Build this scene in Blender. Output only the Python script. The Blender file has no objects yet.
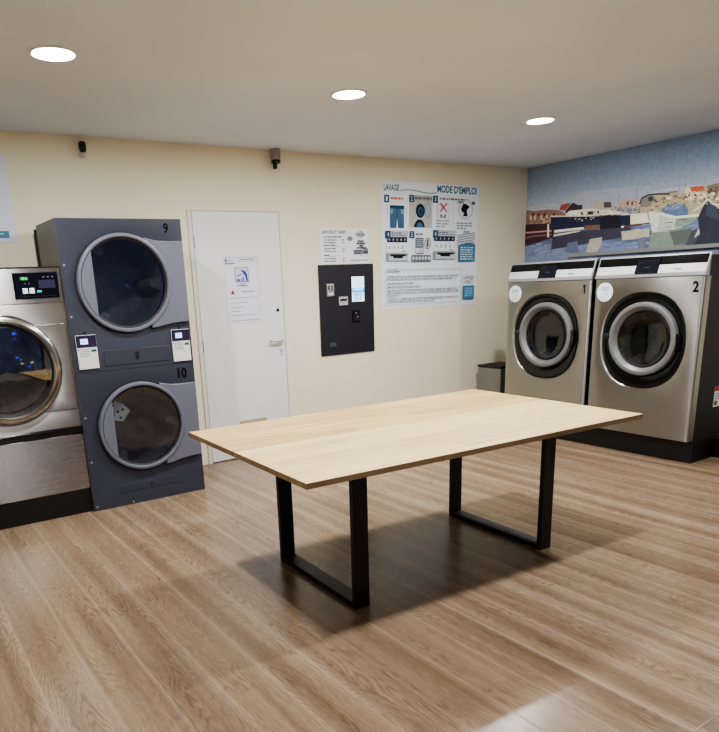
import bpy, bmesh, math, random
from mathutils import Vector, Matrix
random.seed(7)
PI = math.pi
SC = bpy.context.scene
COL = SC.collection

# ------------------------------------------------------------------ helpers
def lin(c):
    return tuple((v/255/12.92) if v/255 <= .04045 else ((v/255+.055)/1.055)**2.4 for v in c[:3])

class N:
    """tiny node-tree writer"""
    def __init__(s, name):
        s.m = bpy.data.materials.new(name); s.m.use_nodes = True
        s.t = s.m.node_tree; s.t.nodes.clear()
        s.out = s.n('ShaderNodeOutputMaterial')
    def n(s, typ, ins=None, **kw):
        nd = s.t.nodes.new(typ)
        for k, v in kw.items(): setattr(nd, k, v)
        for k, v in (ins or {}).items(): s.set(nd, k, v)
        return nd
    def set(s, nd, k, v):
        if isinstance(v, bpy.types.NodeSocket): s.t.links.new(v, nd.inputs[k])
        elif isinstance(v, bpy.types.Node): s.t.links.new(v.outputs[0], nd.inputs[k])
        else: nd.inputs[k].default_value = v
    def math(s, op, a, b=0.0, c=0.0):
        return s.n('ShaderNodeMath', {0: a, 1: b, 2: c}, operation=op).outputs[0]
    def mix(s, f, a, b, bt='MIX'):
        nd = s.n('ShaderNodeMix', data_type='RGBA', blend_type=bt)
        s.set(nd, 0, f); s.set(nd, 6, a); s.set(nd, 7, b)
        return nd.outputs[2]
    def ramp(s, f, stops, interp='LINEAR'):
        nd = s.n('ShaderNodeValToRGB', {0: f}); cr = nd.color_ramp; cr.interpolation = interp
        while len(cr.elements) > 1: cr.elements.remove(cr.elements[-1])
        for i, (p, c) in enumerate(stops):
            e = cr.elements[0] if i == 0 else cr.elements.new(p)
            e.position = p; e.color = (*c, 1) if len(c) == 3 else c
        return nd.outputs[0]
    def bsdf(s, **kw):
        b = s.n('ShaderNodeBsdfPrincipled')
        for k, v in kw.items(): s.set(b, k.replace('_', ' '), v)
        s.t.links.new(b.outputs[0], s.out.inputs[0]); return b
def rgba(c): return (*lin(c), 1)

def plain(name, c, rough=.5, metal=0., noise=.04, scale=30, spec=.5, emit=None, es=0.):
    w = N(name)
    co = w.n('ShaderNodeTexCoord')
    nz = w.n('ShaderNodeTexNoise', {'Vector': co.outputs['Object'], 'Scale': scale, 'Detail': 3.0})
    a = lin(c)
    col = w.ramp(nz.outputs[0], [(.3, tuple(max(0, v*(1-noise)) for v in a)), (.7, tuple(min(1, v*(1+noise)) for v in a))])
    kw = dict(Base_Color=col, Roughness=rough, Metallic=metal, Specular_IOR_Level=spec)
    if emit: kw.update(Emission_Color=rgba(emit), Emission_Strength=es)
    w.bsdf(**kw)
    return w.m

def steel(name, c, rough=.3, aniso=.75):
    w = N(name)
    co = w.n('ShaderNodeTexCoord')
    mp = w.n('ShaderNodeMapping', {'Vector': co.outputs['Object'], 'Scale': (1.2, 1.2, 300.0)})
    nz = w.n('ShaderNodeTexNoise', {'Vector': mp, 'Scale': 1.0, 'Detail': 2.0})
    big = w.n('ShaderNodeTexNoise', {'Vector': co.outputs['Object'], 'Scale': 2.4, 'Detail': 2.0})
    a = lin(c)
    c1 = w.ramp(nz.outputs[0], [(.25, tuple(v*.98 for v in a)), (.75, tuple(min(1, v*1.02) for v in a))])
    r = w.math('ADD', w.math('MULTIPLY', nz.outputs[0], .03), w.math('ADD', w.math('MULTIPLY', big.outputs[0], .08), rough-.055))
    tg = w.n('ShaderNodeTangent', direction_type='RADIAL', axis='Z')
    w.bsdf(Base_Color=c1, Metallic=1.0, Roughness=r, Anisotropic=aniso, Anisotropic_Rotation=.25, Tangent=tg.outputs[0])
    return w.m

def glass(name, tint, refl=1.0, base=0.0):
    w = N(name)
    ge = w.n('ShaderNodeNewGeometry')
    dt = w.n('ShaderNodeVectorMath', {0: ge.outputs['Normal'], 1: ge.outputs['Incoming']}, operation='DOT_PRODUCT').outputs['Value']
    fr = w.math('ADD', w.math('MULTIPLY', w.math('POWER', w.math('SUBTRACT', 1.0, w.math('ABSOLUTE', dt)), 5.0), .92), .045)
    f = w.math('ADD', w.math('MULTIPLY', fr, refl), base)
    tr = w.n('ShaderNodeBsdfTransparent', {'Color': (*tint, 1)})
    gl = w.n('ShaderNodeBsdfGlossy', {'Color': (1, 1, 1, 1), 'Roughness': .02})
    mx = w.n('ShaderNodeMixShader', {0: f, 1: tr.outputs[0], 2: gl.outputs[0]})
    w.t.links.new(mx.outputs[0], w.out.inputs[0])
    return w.m

class MB:
    """collects geometry for ONE mesh object"""
    def __init__(s): s.b = bmesh.new(); s.M = Matrix.Identity(4); s.mi = 0
    def v(s, p): return s.b.verts.new(s.M @ Vector(p))
    def f(s, vs, smooth=False):
        try: fc = s.b.faces.new(vs)
        except ValueError: return None
        fc.material_index = s.mi; fc.smooth = smooth; return fc
    def box(s, x0, x1, y0, y1, z0, z1):
        p = [s.v((x, y, z)) for z in (z0, z1) for x, y in ((x0, y0), (x1, y0), (x1, y1), (x0, y1))]
        for q in ((3, 2, 1, 0), (4, 5, 6, 7), (0, 1, 5, 4), (1, 2, 6, 5), (2, 3, 7, 6), (3, 0, 4, 7)): s.f([p[i] for i in q])
        return s
    def tapbox(s, lo, hi, z0, z1):
        p = [s.v((x, y, z)) for (x0, x1, y0, y1), z in ((lo, z0), (hi, z1)) for x, y in ((x0, y0), (x1, y0), (x1, y1), (x0, y1))]
        for q in ((3, 2, 1, 0), (4, 5, 6, 7), (0, 1, 5, 4), (1, 2, 6, 5), (2, 3, 7, 6), (3, 0, 4, 7)): s.f([p[i] for i in q])
        return s
    def prism_x(s, prof, x0, x1):          # profile in (y,z)
        a = [s.v((x0, y, z)) for y, z in prof]; b = [s.v((x1, y, z)) for y, z in prof]; n = len(prof)
        s.f(a); s.f(b[::-1])
        for i in range(n): s.f([a[i], b[i], b[(i+1) % n], a[(i+1) % n]])
        return s
    def prism_y(s, prof, y0, y1):          # profile in (x,z); y0 is the front
        a = [s.v((x, y0, z)) for x, z in prof]; b = [s.v((x, y1, z)) for x, z in prof]; n = len(prof)
        s.f(a); s.f(b[::-1])
        for i in range(n): s.f([a[(i+1) % n], a[i], b[i], b[(i+1) % n]])
        return s
    def prism_z(s, prof, z0, z1):
        a = [s.v((x, y, z0)) for x, y in prof]; b = [s.v((x, y, z1)) for x, y in prof]; n = len(prof)
        s.f(a[::-1]); s.f(b)
        for i in range(n): s.f([a[i], a[(i+1) % n], b[(i+1) % n], b[i]])
        return s
    def lathe_y(s, prof, cx, cz, n=72, close=False, cap0=False, cap1=False, a0=0, a1=2*PI):
        """profile (r, y) revolved about the local Y axis through (cx, cz)"""
        full = abs(a1-a0-2*PI) < 1e-6; k = n if full else n+1
        rings = [[s.v((cx+r*math.cos(a0+(a1-a0)*i/n), y, cz+r*math.sin(a0+(a1-a0)*i/n))) for i in range(k)] for r, y in prof]
        seq = list(range(len(prof)-1)) + ([len(prof)-1] if close else [])
        for j in seq:
            A, B = rings[j], rings[(j+1) % len(prof)]
            for i in range(n): s.f([A[i], A[(i+1) % k], B[(i+1) % k], B[i]], True)
        if cap0: s.f(rings[0])
        if cap1: s.f(rings[-1][::-1])
        return s
    def lathe_z(s, prof, cx, cy, n=48, cap0=False, cap1=False):
        rings = [[s.v((cx+r*math.cos(2*PI*i/n), cy+r*math.sin(2*PI*i/n), z)) for i in range(n)] for r, z in prof]
        for j in range(len(prof)-1):
            A, B = rings[j], rings[j+1]
            for i in range(n): s.f([A[i], A[(i+1) % n], B[(i+1) % n], B[i]], True)
        if cap0: s.f(rings[0][::-1])
        if cap1: s.f(rings[-1])
        return s
    def loops(s, loops, smooth=True, cap0=False, cap1=False):
        R = [[s.v(p) for p in lp] for lp in loops]; n = len(R[0])
        for A, B in zip(R, R[1:]):
            for i in range(n): s.f([A[i], A[(i+1) % n], B[(i+1) % n], B[i]], smooth)
        if cap0: s.f(R[0])
        if cap1: s.f(R[-1][::-1])
        return s
    def tube(s, pts, r, n=10):
        pts = [Vector(p) for p in pts]; rings = []
        for i, p in enumerate(pts):
            d = (pts[min(i+1, len(pts)-1)]-pts[max(i-1, 0)]).normalized()
            up = Vector((0, 0, 1)) if abs(d.z) < .9 else Vector((1, 0, 0))
            a = d.cross(up).normalized(); b = d.cross(a)
            rings.append([p+a*r*math.cos(2*PI*k/n)+b*r*math.sin(2*PI*k/n) for k in range(n)])
        return s.loops(rings, True, True, True)

def new_obj(name, mesh, parent=None):
    o = bpy.data.objects.new(name, mesh); COL.objects.link(o)
    if parent: o.parent = parent
    return o
def obj(name, mb, mats, parent=None, bevel=0., seg=2, label=None, sharp=35):
    bmesh.ops.recalc_face_normals(mb.b, faces=mb.b.faces[:])
    me = bpy.data.meshes.new(name); mb.b.to_mesh(me); mb.b.free()
    for m in (mats if isinstance(mats, (list, tuple)) else [mats]): me.materials.append(m)
    me.set_sharp_from_angle(angle=math.radians(sharp))
    o = new_obj(name, me, parent)
    if bevel:
        md = o.modifiers.new('bevel', 'BEVEL'); md.width = bevel; md.segments = seg; md.limit_method = 'ANGLE'; md.angle_limit = .6
        md.harden_normals = False
    if label: o['label'] = label
    return o
def tag(o, label, cat, group=None):
    o['label'] = label; o['category'] = cat
    if group: o['group'] = group
    return o
def struct(o): o['kind'] = 'structure'; return o
def thing(name, label, cat, loc, rz=0, group=None):
    o = bpy.data.objects.new(name, None); COL.objects.link(o); o.empty_display_size = .1
    o.location = loc; o.rotation_euler = (0, 0, rz)
    return tag(o, label, cat, group)
def dup(root, loc, rz, label):
    r = root.copy(); COL.objects.link(r); r.location = loc; r.rotation_euler = (0, 0, rz); r['label'] = label
    def rec(src, dst):
        for ch in list(src.children):
            c = ch.copy(); COL.objects.link(c); c.parent = dst; rec(ch, c)
    rec(root, r)
    return r

# ------------------------------------------------------------------ flat prints (posters, screens, lettering)
_txt = {}
def text_polys(s, off=0.):
    """triangles of a word set in Blender's own font, scaled to the unit box"""
    if (s, off) in _txt: return _txt[s, off]
    cu = bpy.data.curves.new('lettering', 'FONT'); cu.body = s; cu.resolution_u = 3; cu.offset = off
    o = bpy.data.objects.new('lettering', cu); COL.objects.link(o)
    dg = bpy.context.evaluated_depsgraph_get(); dg.update()
    me = bpy.data.meshes.new_from_object(o.evaluated_get(dg))
    P = [(v.co.x, v.co.y) for v in me.vertices]; F = [tuple(p.vertices) for p in me.polygons]
    bpy.data.objects.remove(o); bpy.data.curves.remove(cu); bpy.data.meshes.remove(me)
    x0 = min(p[0] for p in P); x1 = max(p[0] for p in P); y0 = min(p[1] for p in P); y1 = max(p[1] for p in P)
    _txt[s, off] = ([((p[0]-x0)/(x1-x0), (p[1]-y0)/(y1-y0)) for p in P], F)
    return _txt[s, off]

class Print:
    """coloured flat shapes on one sheet. u runs right, v runs DOWN, both 0..1; the sheet is w x h metres, its face looks to -Y,
    lower-left corner at the origin. Everything is one mesh with a colour attribute."""
    def __init__(s, w, h, base, thick=.003, step=.00012):
        s.w, s.h, s.k, s.step = w, h, 0, step
        s.V = []; s.F = []; s.C = []; s.warp = None
        b = [(0, 0, 0), (w, 0, 0), (w, 0, h), (0, 0, h), (0, thick, 0), (w, thick, 0), (w, thick, h), (0, thick, h)]
        s.V += b
        for q in ((0, 1, 2, 3), (7, 6, 5, 4), (1, 0, 4, 5), (2, 1, 5, 6), (3, 2, 6, 7), (0, 3, 7, 4)): s.F.append(q); s.C.append([base]*4)
    def _p(s, u, v):
        if s.warp: u, v = s.warp(u, v)
        return (u*s.w, -s.k*s.step, (1-v)*s.h)
    def poly(s, c, pts, grad=None, layer=True):
        if layer: s.k += 1
        i = len(s.V); s.V += [s._p(u, v) for u, v in pts]
        s.F.append(tuple(range(i, i+len(pts)))); s.C.append(grad if grad else [c]*len(pts)); return s
    def rect(s, c, u0, v0, u1, v1, c2=None, layer=True):
        return s.poly(c, [(u0, v1), (u1, v1), (u1, v0), (u0, v0)], [c2, c2, c, c] if c2 else None, layer)
    def frame(s, c, u0, v0, u1, v1, t=.006):
        tu, tv = t, t*s.w/s.h
        s.k += 1
        for a in ((u0, v0, u1, v0+tv), (u0, v1-tv, u1, v1), (u0, v0+tv, u0+tu, v1-tv), (u1-tu, v0+tv, u1, v1-tv)): s.rect(c, *a, layer=False)
        return s
    def disc(s, c, u, v, r, r2=None, n=28, a0=0, a1=2*PI):
        asp = s.w/s.h; r2 = r2 or r*asp
        return s.poly(c, [(u+r*math.cos(a0+(a1-a0)*i/n), v-r2*math.sin(a0+(a1-a0)*i/n)) for i in range(n if a1-a0 > 6.28 else n+1)])
    def ring(s, c, u, v, r, t, n=28, r2=None):
        asp = s.w/s.h; r2 = r2 or r*asp; s.k += 1; q = (r-t)/r
        for i in range(n):
            a, b = 2*PI*i/n, 2*PI*(i+1)/n
            s.poly(c, [(u+r*math.cos(a), v-r2*math.sin(a)), (u+r*math.cos(b), v-r2*math.sin(b)), (u+q*r*math.cos(b), v-q*r2*math.sin(b)), (u+q*r*math.cos(a), v-q*r2*math.sin(a))], layer=False)
        return s
    def line(s, c, pts, t):
        """t in metres"""
        s.k += 1
        for (a, b) in zip(pts, pts[1:]):
            ax, az, bx, bz = a[0]*s.w, a[1]*s.h, b[0]*s.w, b[1]*s.h
            L = math.hypot(bx-ax, bz-az) or 1; nx, nz = -(bz-az)/L*t/2, (bx-ax)/L*t/2
            s.poly(c, [((ax+nx)/s.w, (az+nz)/s.h), ((ax-nx)/s.w, (az-nz)/s.h), ((bx-nx)/s.w, (bz-nz)/s.h), ((bx+nx)/s.w, (bz+nz)/s.h)], layer=False)
        return s
    def text(s, c, body, u0, v0, u1, v1, bold=0.):
        s.k += 1
        P, F = text_polys(body, bold)
        for d in (0,):
            i = len(s.V)
            s.V += [s._p(u0+d+(u1-u0)*x, v1+(v0-v1)*y) for x, y in P]
            for f in F: s.F.append(tuple(i+a for a in f)); s.C.append([c]*len(f))
            s.k += 1
        return s
    def small(s, c, u0, v0, u1, h, seed=1, fill=.8):
        """a row of small illegible print: short word-like dashes"""
        r = random.Random(seed); u = u0; s.k += 1
        while u < u1:
            L = min(r.uniform(.012, .05)*(.4/s.w)**.2, u1-u); s.rect(c, u, v0, u+L, v0+h*fill, layer=False); u += L+r.uniform(.006, .011)
        return s
    def build(s, name, mat, parent=None, srgb=True):
        me = bpy.data.meshes.new(name); me.from_pydata(s.V, [], s.F); me.update()
        at = me.color_attributes.new('Col', 'FLOAT_COLOR', 'CORNER')
        k = 0
        for p, cs in zip(me.polygons, s.C):
            for j in range(p.loop_total): at.data[p.loop_start+j].color = (*lin(cs[j]), 1)
        me.materials.append(mat)
        # make every printed face look to -Y
        bm = bmesh.new(); bm.from_mesh(me)
        for f in bm.faces:
            if f.index >= 6 and f.normal.y > 0: f.normal_flip()
        bm.to_mesh(me); bm.free()
        return new_obj(name, me, parent)

def print_mat(name, rough=.45, emit=0., mottled=0., gain=1.0):
    w = N(name)
    at = w.n('ShaderNodeVertexColor', layer_name='Col')
    c = at.outputs[0]
    if mottled:
        co = w.n('ShaderNodeTexCoord')
        nz = w.n('ShaderNodeTexNoise', {'Vector': co.outputs['Object'], 'Scale': 26.0, 'Detail': 6.0, 'Roughness': .7})
        g = w.ramp(nz.outputs[0], [(.25, (1-mottled,)*3), (.5, (1, 1, 1)), (.75, (1+mottled,)*3)])
        c = w.mix(1.0, c, g, 'MULTIPLY')
    if gain != 1.0: c = w.mix(1.0, c, (gain, gain, gain, 1), 'MULTIPLY')
    kw = dict(Base_Color=c, Roughness=rough, Specular_IOR_Level=.3)
    if emit: kw.update(Emission_Color=c, Emission_Strength=emit)
    w.bsdf(**kw)
    return w.m

# ------------------------------------------------------------------ materials
LAMP, LAMP_W, LAMP_C = 12.0, 6.5, (.955, .975, 1.0)
M = {}
def wall_mat(name, c, bump=.02):
    w = N(name); co = w.n('ShaderNodeTexCoord')
    n1 = w.n('ShaderNodeTexNoise', {'Vector': co.outputs['Object'], 'Scale': 1.1, 'Detail': 3.0})
    n2 = w.n('ShaderNodeTexNoise', {'Vector': co.outputs['Object'], 'Scale': 160.0, 'Detail': 4.0})
    a = lin(c)
    col = w.ramp(n1.outputs[0], [(.3, tuple(v*.96 for v in a)), (.7, tuple(min(1, v*1.03) for v in a))])
    bp = w.n('ShaderNodeBump', {'Strength': bump*6, 'Distance': .002, 'Height': n2.outputs[0]})
    w.bsdf(Base_Color=col, Roughness=.75, Specular_IOR_Level=.25, Normal=bp.outputs[0])
    return w.m
M['wall'] = wall_mat('cream wall paint', (240, 231, 204))
M['ceil'] = wall_mat('white ceiling paint', (224, 230, 240), .05)
M['front'] = wall_mat('shop front paint', (236, 232, 222))
M['white'] = plain('white door paint', (232, 232, 230), .4, noise=.015)
M['jamb'] = plain('off white frame paint', (226, 220, 206), .45, noise=.02)
M['gap'] = plain('dark gap', (34, 32, 30), .8)
M['steel'] = steel('brushed steel', (172, 169, 164), .33, .95)
M['steel_bright'] = steel('bright brushed steel', (170, 168, 164), .27, .95)
M['ring_steel'] = plain('turned steel ring', (168, 166, 162), .2, 1.0, .02)
M['chrome'] = plain('polished steel', (205, 203, 198), .12, 1.0, .02)
M['satin'] = plain('satin silver plastic', (122, 121, 119), .42, .25, .02)
M['grey'] = plain('slate grey enamel', (56, 58, 70), .38, noise=.03)
M['lilac'] = plain('pale lilac grey plastic', (106, 107, 119), .34, noise=.015)
M['dryer_side'] = plain('grey sheet side', (122, 121, 116), .45, noise=.03)
M['black'] = plain('black enamel', (17, 17, 18), .42, noise=.1)
M['gloss'] = plain('glossy black plastic', (10, 10, 12), .12, noise=.05)
M['soft'] = plain('black rubber', (14, 14, 15), .6, noise=.1)
M['plinth'] = plain('black plinth board', (15, 14, 15), .5, noise=.1)
M['darkside'] = plain('dark grey side sheet', (26, 27, 33), .55, noise=.05)
M['terminal'] = plain('anthracite powder coat', (34, 32, 40), .55, noise=.06)
M['strip_white'] = plain('pearl white plastic', (202, 202, 204), .3, .1, .01)
M['panel_grey'] = plain('grey metallic plastic', (150, 150, 150), .35, .3, .02)
M['ink'] = plain('black lettering vinyl', (5, 5, 6), .6, spec=.15)
M['leg'] = plain('black powder coated steel', (19, 19, 21), .5, noise=.08)
M['bin'] = plain('grey bin metal', (142, 140, 136), .4, .5, .04)
M['card_white'] = print_mat('printed plastic', .35)
M['paper'] = print_mat('printed paper', .6)
M['poster'] = print_mat('printed poster', .4)
M['mural'] = print_mat('printed wall mural', .5, 0, .18, 1.85)
M['screen'] = print_mat('lit screen', .2, .26)
M['screen_dim'] = print_mat('dim display', .12, .12)
M['glass'] = glass('clear door glass', (.62, .64, .65), 1.0, .02)
M['glass_dark'] = glass('smoked door glass', (.56, .58, .64), 1.3, .09)
M['cam_white'] = plain('white camera plastic', (206, 202, 200), .4)
M['drum_dark'] = plain('dark drum interior', (112, 112, 108), .5, .2, .2)
def pane_mat():  # unseen panes: dim blue glow and light spots added to be reflected
    w = N('glowing pane for reflections'); co = w.n('ShaderNodeTexCoord')
    mp = w.n('ShaderNodeMapping', {'Vector': co.outputs['Object'], 'Scale': (1.0, 1.0, 2.2)})
    vo = w.n('ShaderNodeTexVoronoi', {'Vector': mp, 'Scale': 2.3})
    spot = w.ramp(vo.outputs[0], [(.10, (1, 1, 1)), (.24, (0, 0, 0))])
    tint = w.ramp(w.n('ShaderNodeSeparateColor', {0: vo.outputs[1]}).outputs[0], [(.0, (.01, .01, .01)), (.45, (.02, .03, .05)), (.6, (.05, .10, .9)), (.8, (.10, .16, .8)), (.9, (.5, .45, .3))], 'CONSTANT')
    nz = w.n('ShaderNodeTexNoise', {'Vector': co.outputs['Object'], 'Scale': 1.4, 'Detail': 3.0})
    bg = w.ramp(nz.outputs[0], [(.35, (.008, .011, .026)), (.7, (.026, .032, .060))])
    em = w.mix(1.0, w.mix(1.0, spot, tint, 'MULTIPLY'), bg, 'ADD')
    w.bsdf(Base_Color=(.01, .012, .02, 1), Roughness=.06, Emission_Color=em, Emission_Strength=1.0)
    return w.m
M['pane'] = pane_mat()

def drum_mat(name, c):
    w = N(name); co = w.n('ShaderNodeTexCoord')
    vo = w.n('ShaderNodeTexVoronoi', {'Vector': co.outputs['Object'], 'Scale': 60.0, 'Randomness': .15})
    a = lin(c)
    col = w.ramp(vo.outputs[0], [(.22, tuple(v*.2 for v in a)), (.3, a)])
    w.bsdf(Base_Color=col, Metallic=.1, Roughness=.6)
    return w.m
M['drum'] = drum_mat('perforated steel drum', (84, 86, 88))

def floor_mat():
    w = N('oak plank floor'); co = w.n('ShaderNodeTexCoord')
    sx = w.n('ShaderNodeSeparateXYZ', {0: co.outputs['Object']}); X, Y = sx.outputs[0], sx.outputs[1]
    u = w.math('DIVIDE', w.math('ADD', X, 5.54+1.9), .19)
    pid = w.math('FLOOR', u); fu = w.math('FRACT', u)
    r1 = w.n('ShaderNodeTexWhiteNoise', {'W': pid}, noise_dimensions='1D').outputs[0]
    v = w.math('DIVIDE', w.math('ADD', Y, w.math('MULTIPLY', r1, 5.3)), 1.29)
    vid = w.math('FLOOR', v); fv = w.math('FRACT', v)
    cb = w.n('ShaderNodeCombineXYZ', {0: pid, 1: vid, 2: 0.0})
    wn = w.n('ShaderNodeTexWhiteNoise', {0: cb}, noise_dimensions='3D')
    rv, rc = wn.outputs[0], wn.outputs[1]
    off = w.n('ShaderNodeVectorMath', {0: rc, 1: (37.0, 23.0, 11.0)}, operation='MULTIPLY').outputs[0]
    def coords(kx, ky):
        c = w.n('ShaderNodeCombineXYZ', {0: w.math('MULTIPLY', X, kx), 1: w.math('MULTIPLY', Y, ky), 2: 0.0})
        return w.n('ShaderNodeVectorMath', {0: c, 1: off}, operation='ADD').outputs[0]
    offc = w.n('ShaderNodeCombineXYZ', {0: w.math('MULTIPLY', r1, 61.0), 1: w.math('MULTIPLY', r1, 17.0), 2: 0.0}).outputs[0]
    def ccoords(kx, ky):
        c = w.n('ShaderNodeCombineXYZ', {0: w.math('MULTIPLY', X, kx), 1: w.math('MULTIPLY', Y, ky), 2: 0.0})
        return w.n('ShaderNodeVectorMath', {0: c, 1: offc}, operation='ADD').outputs[0]
    # broad soft bands along each plank
    broad = w.n('ShaderNodeTexNoise', {'Vector': ccoords(12, .42), 'Scale': 1.0, 'Detail': 2.0}).outputs[0]
    # cathedral figure: contour lines of a stretched noise field
    fld = w.n('ShaderNodeTexNoise', {'Vector': coords(6.5, .9), 'Scale': 1.0, 'Detail': 2.0, 'Roughness': .45}).outputs[0]
    lines = w.math('PINGPONG', w.math('MULTIPLY', fld, 40.0), .5)
    wob = w.n('ShaderNodeTexNoise', {'Vector': coords(150, 22), 'Scale': 1.0, 'Detail': 4.0}).outputs[0]
    lines = w.math('ADD', lines, w.math('MULTIPLY', w.math('SUBTRACT', wob, .5), .8))
    fig = w.ramp(lines, [(.02, (0, 0, 0)), (.26, (1, 1, 1))])
    where = w.ramp(w.n('ShaderNodeTexNoise', {'Vector': coords(4, .8), 'Scale': 1.3, 'Detail': 1.0}).outputs[0], [(.36, (0, 0, 0)), (.56, (1, 1, 1))])
    # fine pores and streaks
    pore = w.n('ShaderNodeTexNoise', {'Vector': coords(260, 16), 'Scale': 1.0, 'Detail': 5.0, 'Roughness': .65}).outputs[0]
    streak = w.n('ShaderNodeTexNoise', {'Vector': coords(30, .9), 'Scale': 1.0, 'Detail': 3.0}).outputs[0]
    prof = w.math('POWER', w.math('ABSOLUTE', w.math('SUBTRACT', w.math('MULTIPLY', fu, 2.0), 1.0)), 1.6)
    broad = w.math('ADD', w.math('MULTIPLY', broad, .80), w.math('MULTIPLY', prof, .13))
    base = w.ramp(broad, [(.27, lin((122, 101, 80))), (.38, lin((137, 115, 92))), (.50, lin((149, 127, 103))), (.70, lin((168, 147, 124)))])
    c = w.mix(w.math('MULTIPLY', w.math('SUBTRACT', 1.0, w.math('ADD', fig, 0.0)), w.math('MULTIPLY', where, .46)), base, rgba((84, 64, 49)))
    c = w.mix(1.0, c, w.ramp(pore, [(.3, (.76, .75, .74)), (.5, (1.0, 1.0, 1.0)), (.72, (1.15, 1.15, 1.15))]), 'MULTIPLY')
    c = w.mix(1.0, c, w.ramp(streak, [(.3, (.95, .945, .94)), (.6, (1.02, 1.02, 1.02))]), 'MULTIPLY')
    c = w.mix(1.0, c, w.ramp(rv, [(0, (.96, .957, .955)), (1, (1.035, 1.035, 1.035))]), 'MULTIPLY')
    # knots
    kn = w.n('ShaderNodeTexVoronoi', {'Vector': coords(2.2, 1.1), 'Scale': 1.0}).outputs[0]
    c = w.mix(w.ramp(kn, [(.02, (.55, .55, .55)), (.07, (0, 0, 0))]), c, rgba((88, 66, 48)))
    # bevelled joints: pale arris, thin dark line
    e = w.math('MINIMUM', fu, w.math('SUBTRACT', 1.0, fu))
    c = w.mix(w.ramp(e, [(.0, (.22,)*3), (.06, (0, 0, 0))]), c, rgba((214, 190, 164)))
    ev = w.math('ADD', w.math('MULTIPLY', w.math('MINIMUM', fv, w.math('SUBTRACT', 1.0, fv)), 6.8), .004)
    d = w.math('MINIMUM', e, ev)
    c = w.mix(w.ramp(d, [(.004, (.32,)*3), (.012, (0, 0, 0))]), c, rgba((84, 64, 48)))
    ro = w.math('ADD', w.math('MULTIPLY', pore, .16), .17)
    hgt = w.math('ADD', w.math('MULTIPLY', pore, .5), w.ramp(d, [(.0, (0, 0, 0)), (.03, (1, 1, 1))]))
    bp = w.n('ShaderNodeBump', {'Strength': .16, 'Distance': .003, 'Height': hgt})
    w.bsdf(Base_Color=c, Roughness=ro, Specular_IOR_Level=.42, Normal=bp.outputs[0])
    return w.m
M['floor'] = floor_mat()

def oak_mat(name, c0, c1, c2, rough=.4):
    w = N(name); co = w.n('ShaderNodeTexCoord')
    sx = w.n('ShaderNodeSeparateXYZ', {0: co.outputs['Object']}); X, Y = sx.outputs[0], sx.outputs[1]
    def coords(kx, ky, o):
        return w.n('ShaderNodeCombineXYZ', {0: w.math('MULTIPLY', X, kx), 1: w.math('MULTIPLY', Y, ky), 2: o}).outputs[0]
    # finger-wide staves in each of the two boards
    st = w.math('FLOOR', w.math('DIVIDE', w.math('ADD', Y, 4.0), .104))
    cb = w.n('ShaderNodeCombineXYZ', {0: st, 1: w.math('FLOOR', w.math('ADD', w.math('DIVIDE', X, .72), w.math('MULTIPLY', st, .37))), 2: 0.0})
    rv = w.n('ShaderNodeTexWhiteNoise', {0: cb}, noise_dimensions='3D').outputs[0]
    g1 = w.n('ShaderNodeTexNoise', {'Vector': coords(1.2, 26, 0.), 'Scale': 1.0, 'Detail': 4.0}).outputs[0]
    g2 = w.n('ShaderNodeTexNoise', {'Vector': coords(8, 190, 3.), 'Scale': 1.0, 'Detail': 4.0}).outputs[0]
    c = w.ramp(g1, [(.28, lin(c0)), (.5, lin(c1)), (.75, lin(c2))])
    c = w.mix(1.0, c, w.ramp(g2, [(.3, (.90, .885, .87)), (.6, (1.03, 1.03, 1.03))]), 'MULTIPLY')
    c = w.mix(1.0, c, w.ramp(rv, [(0, (.87, .85, .82)), (1, (1.07, 1.07, 1.07))]), 'MULTIPLY')
    w.bsdf(Base_Color=c, Roughness=rough, Specular_IOR_Level=.4)
    return w.m
M['oak_a'] = oak_mat('pale oak board', (190, 156, 104), (211, 178, 124), (224, 195, 144))
M['oak_b'] = oak_mat('lighter oak board', (212, 181, 126), (226, 197, 143), (234, 208, 158))
M['oak_edge'] = oak_mat('oak board edge', (122, 98, 72), (138, 113, 85), (152, 127, 98), .6)

# ------------------------------------------------------------------ room
H = 2.536
XL, YF = -7.7, -7.4
def quad(name, pts, mat):
    b = MB(); b.f([b.v(p) for p in pts]); me = bpy.data.meshes.new(name); b.b.to_mesh(me); b.b.free(); me.materials.append(mat)
    return struct(new_obj(name, me))
def slab(name, x0, x1, y0, y1, z0, z1, mat):
    return struct(obj(name, MB().box(x0, x1, y0, y1, z0, z1), mat))
slab('floor', XL-.1, .1, YF-.1, .1, -.1, 0, M['floor'])
slab('ceiling', XL-.1, .1, YF-.1, .1, H, H+.1, M['ceil'])
slab('wall_right', 0, .1, YF-.1, .1, 0, H, M['wall'])
slab('wall_left', XL-.1, XL, YF-.1, .1, 0, H, M['wall'])
# back wall with the doorway cut out of it
DL, DR, DH = -3.938, -3.088, 2.07
wb = MB().box(XL, DL, 0, .1, 0, H); wb.box(DR, 0, 0, .1, 0, H); wb.box(DL, DR, 0, .1, DH, H)
struct(obj('wall_back', wb, M['wall']))
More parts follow.
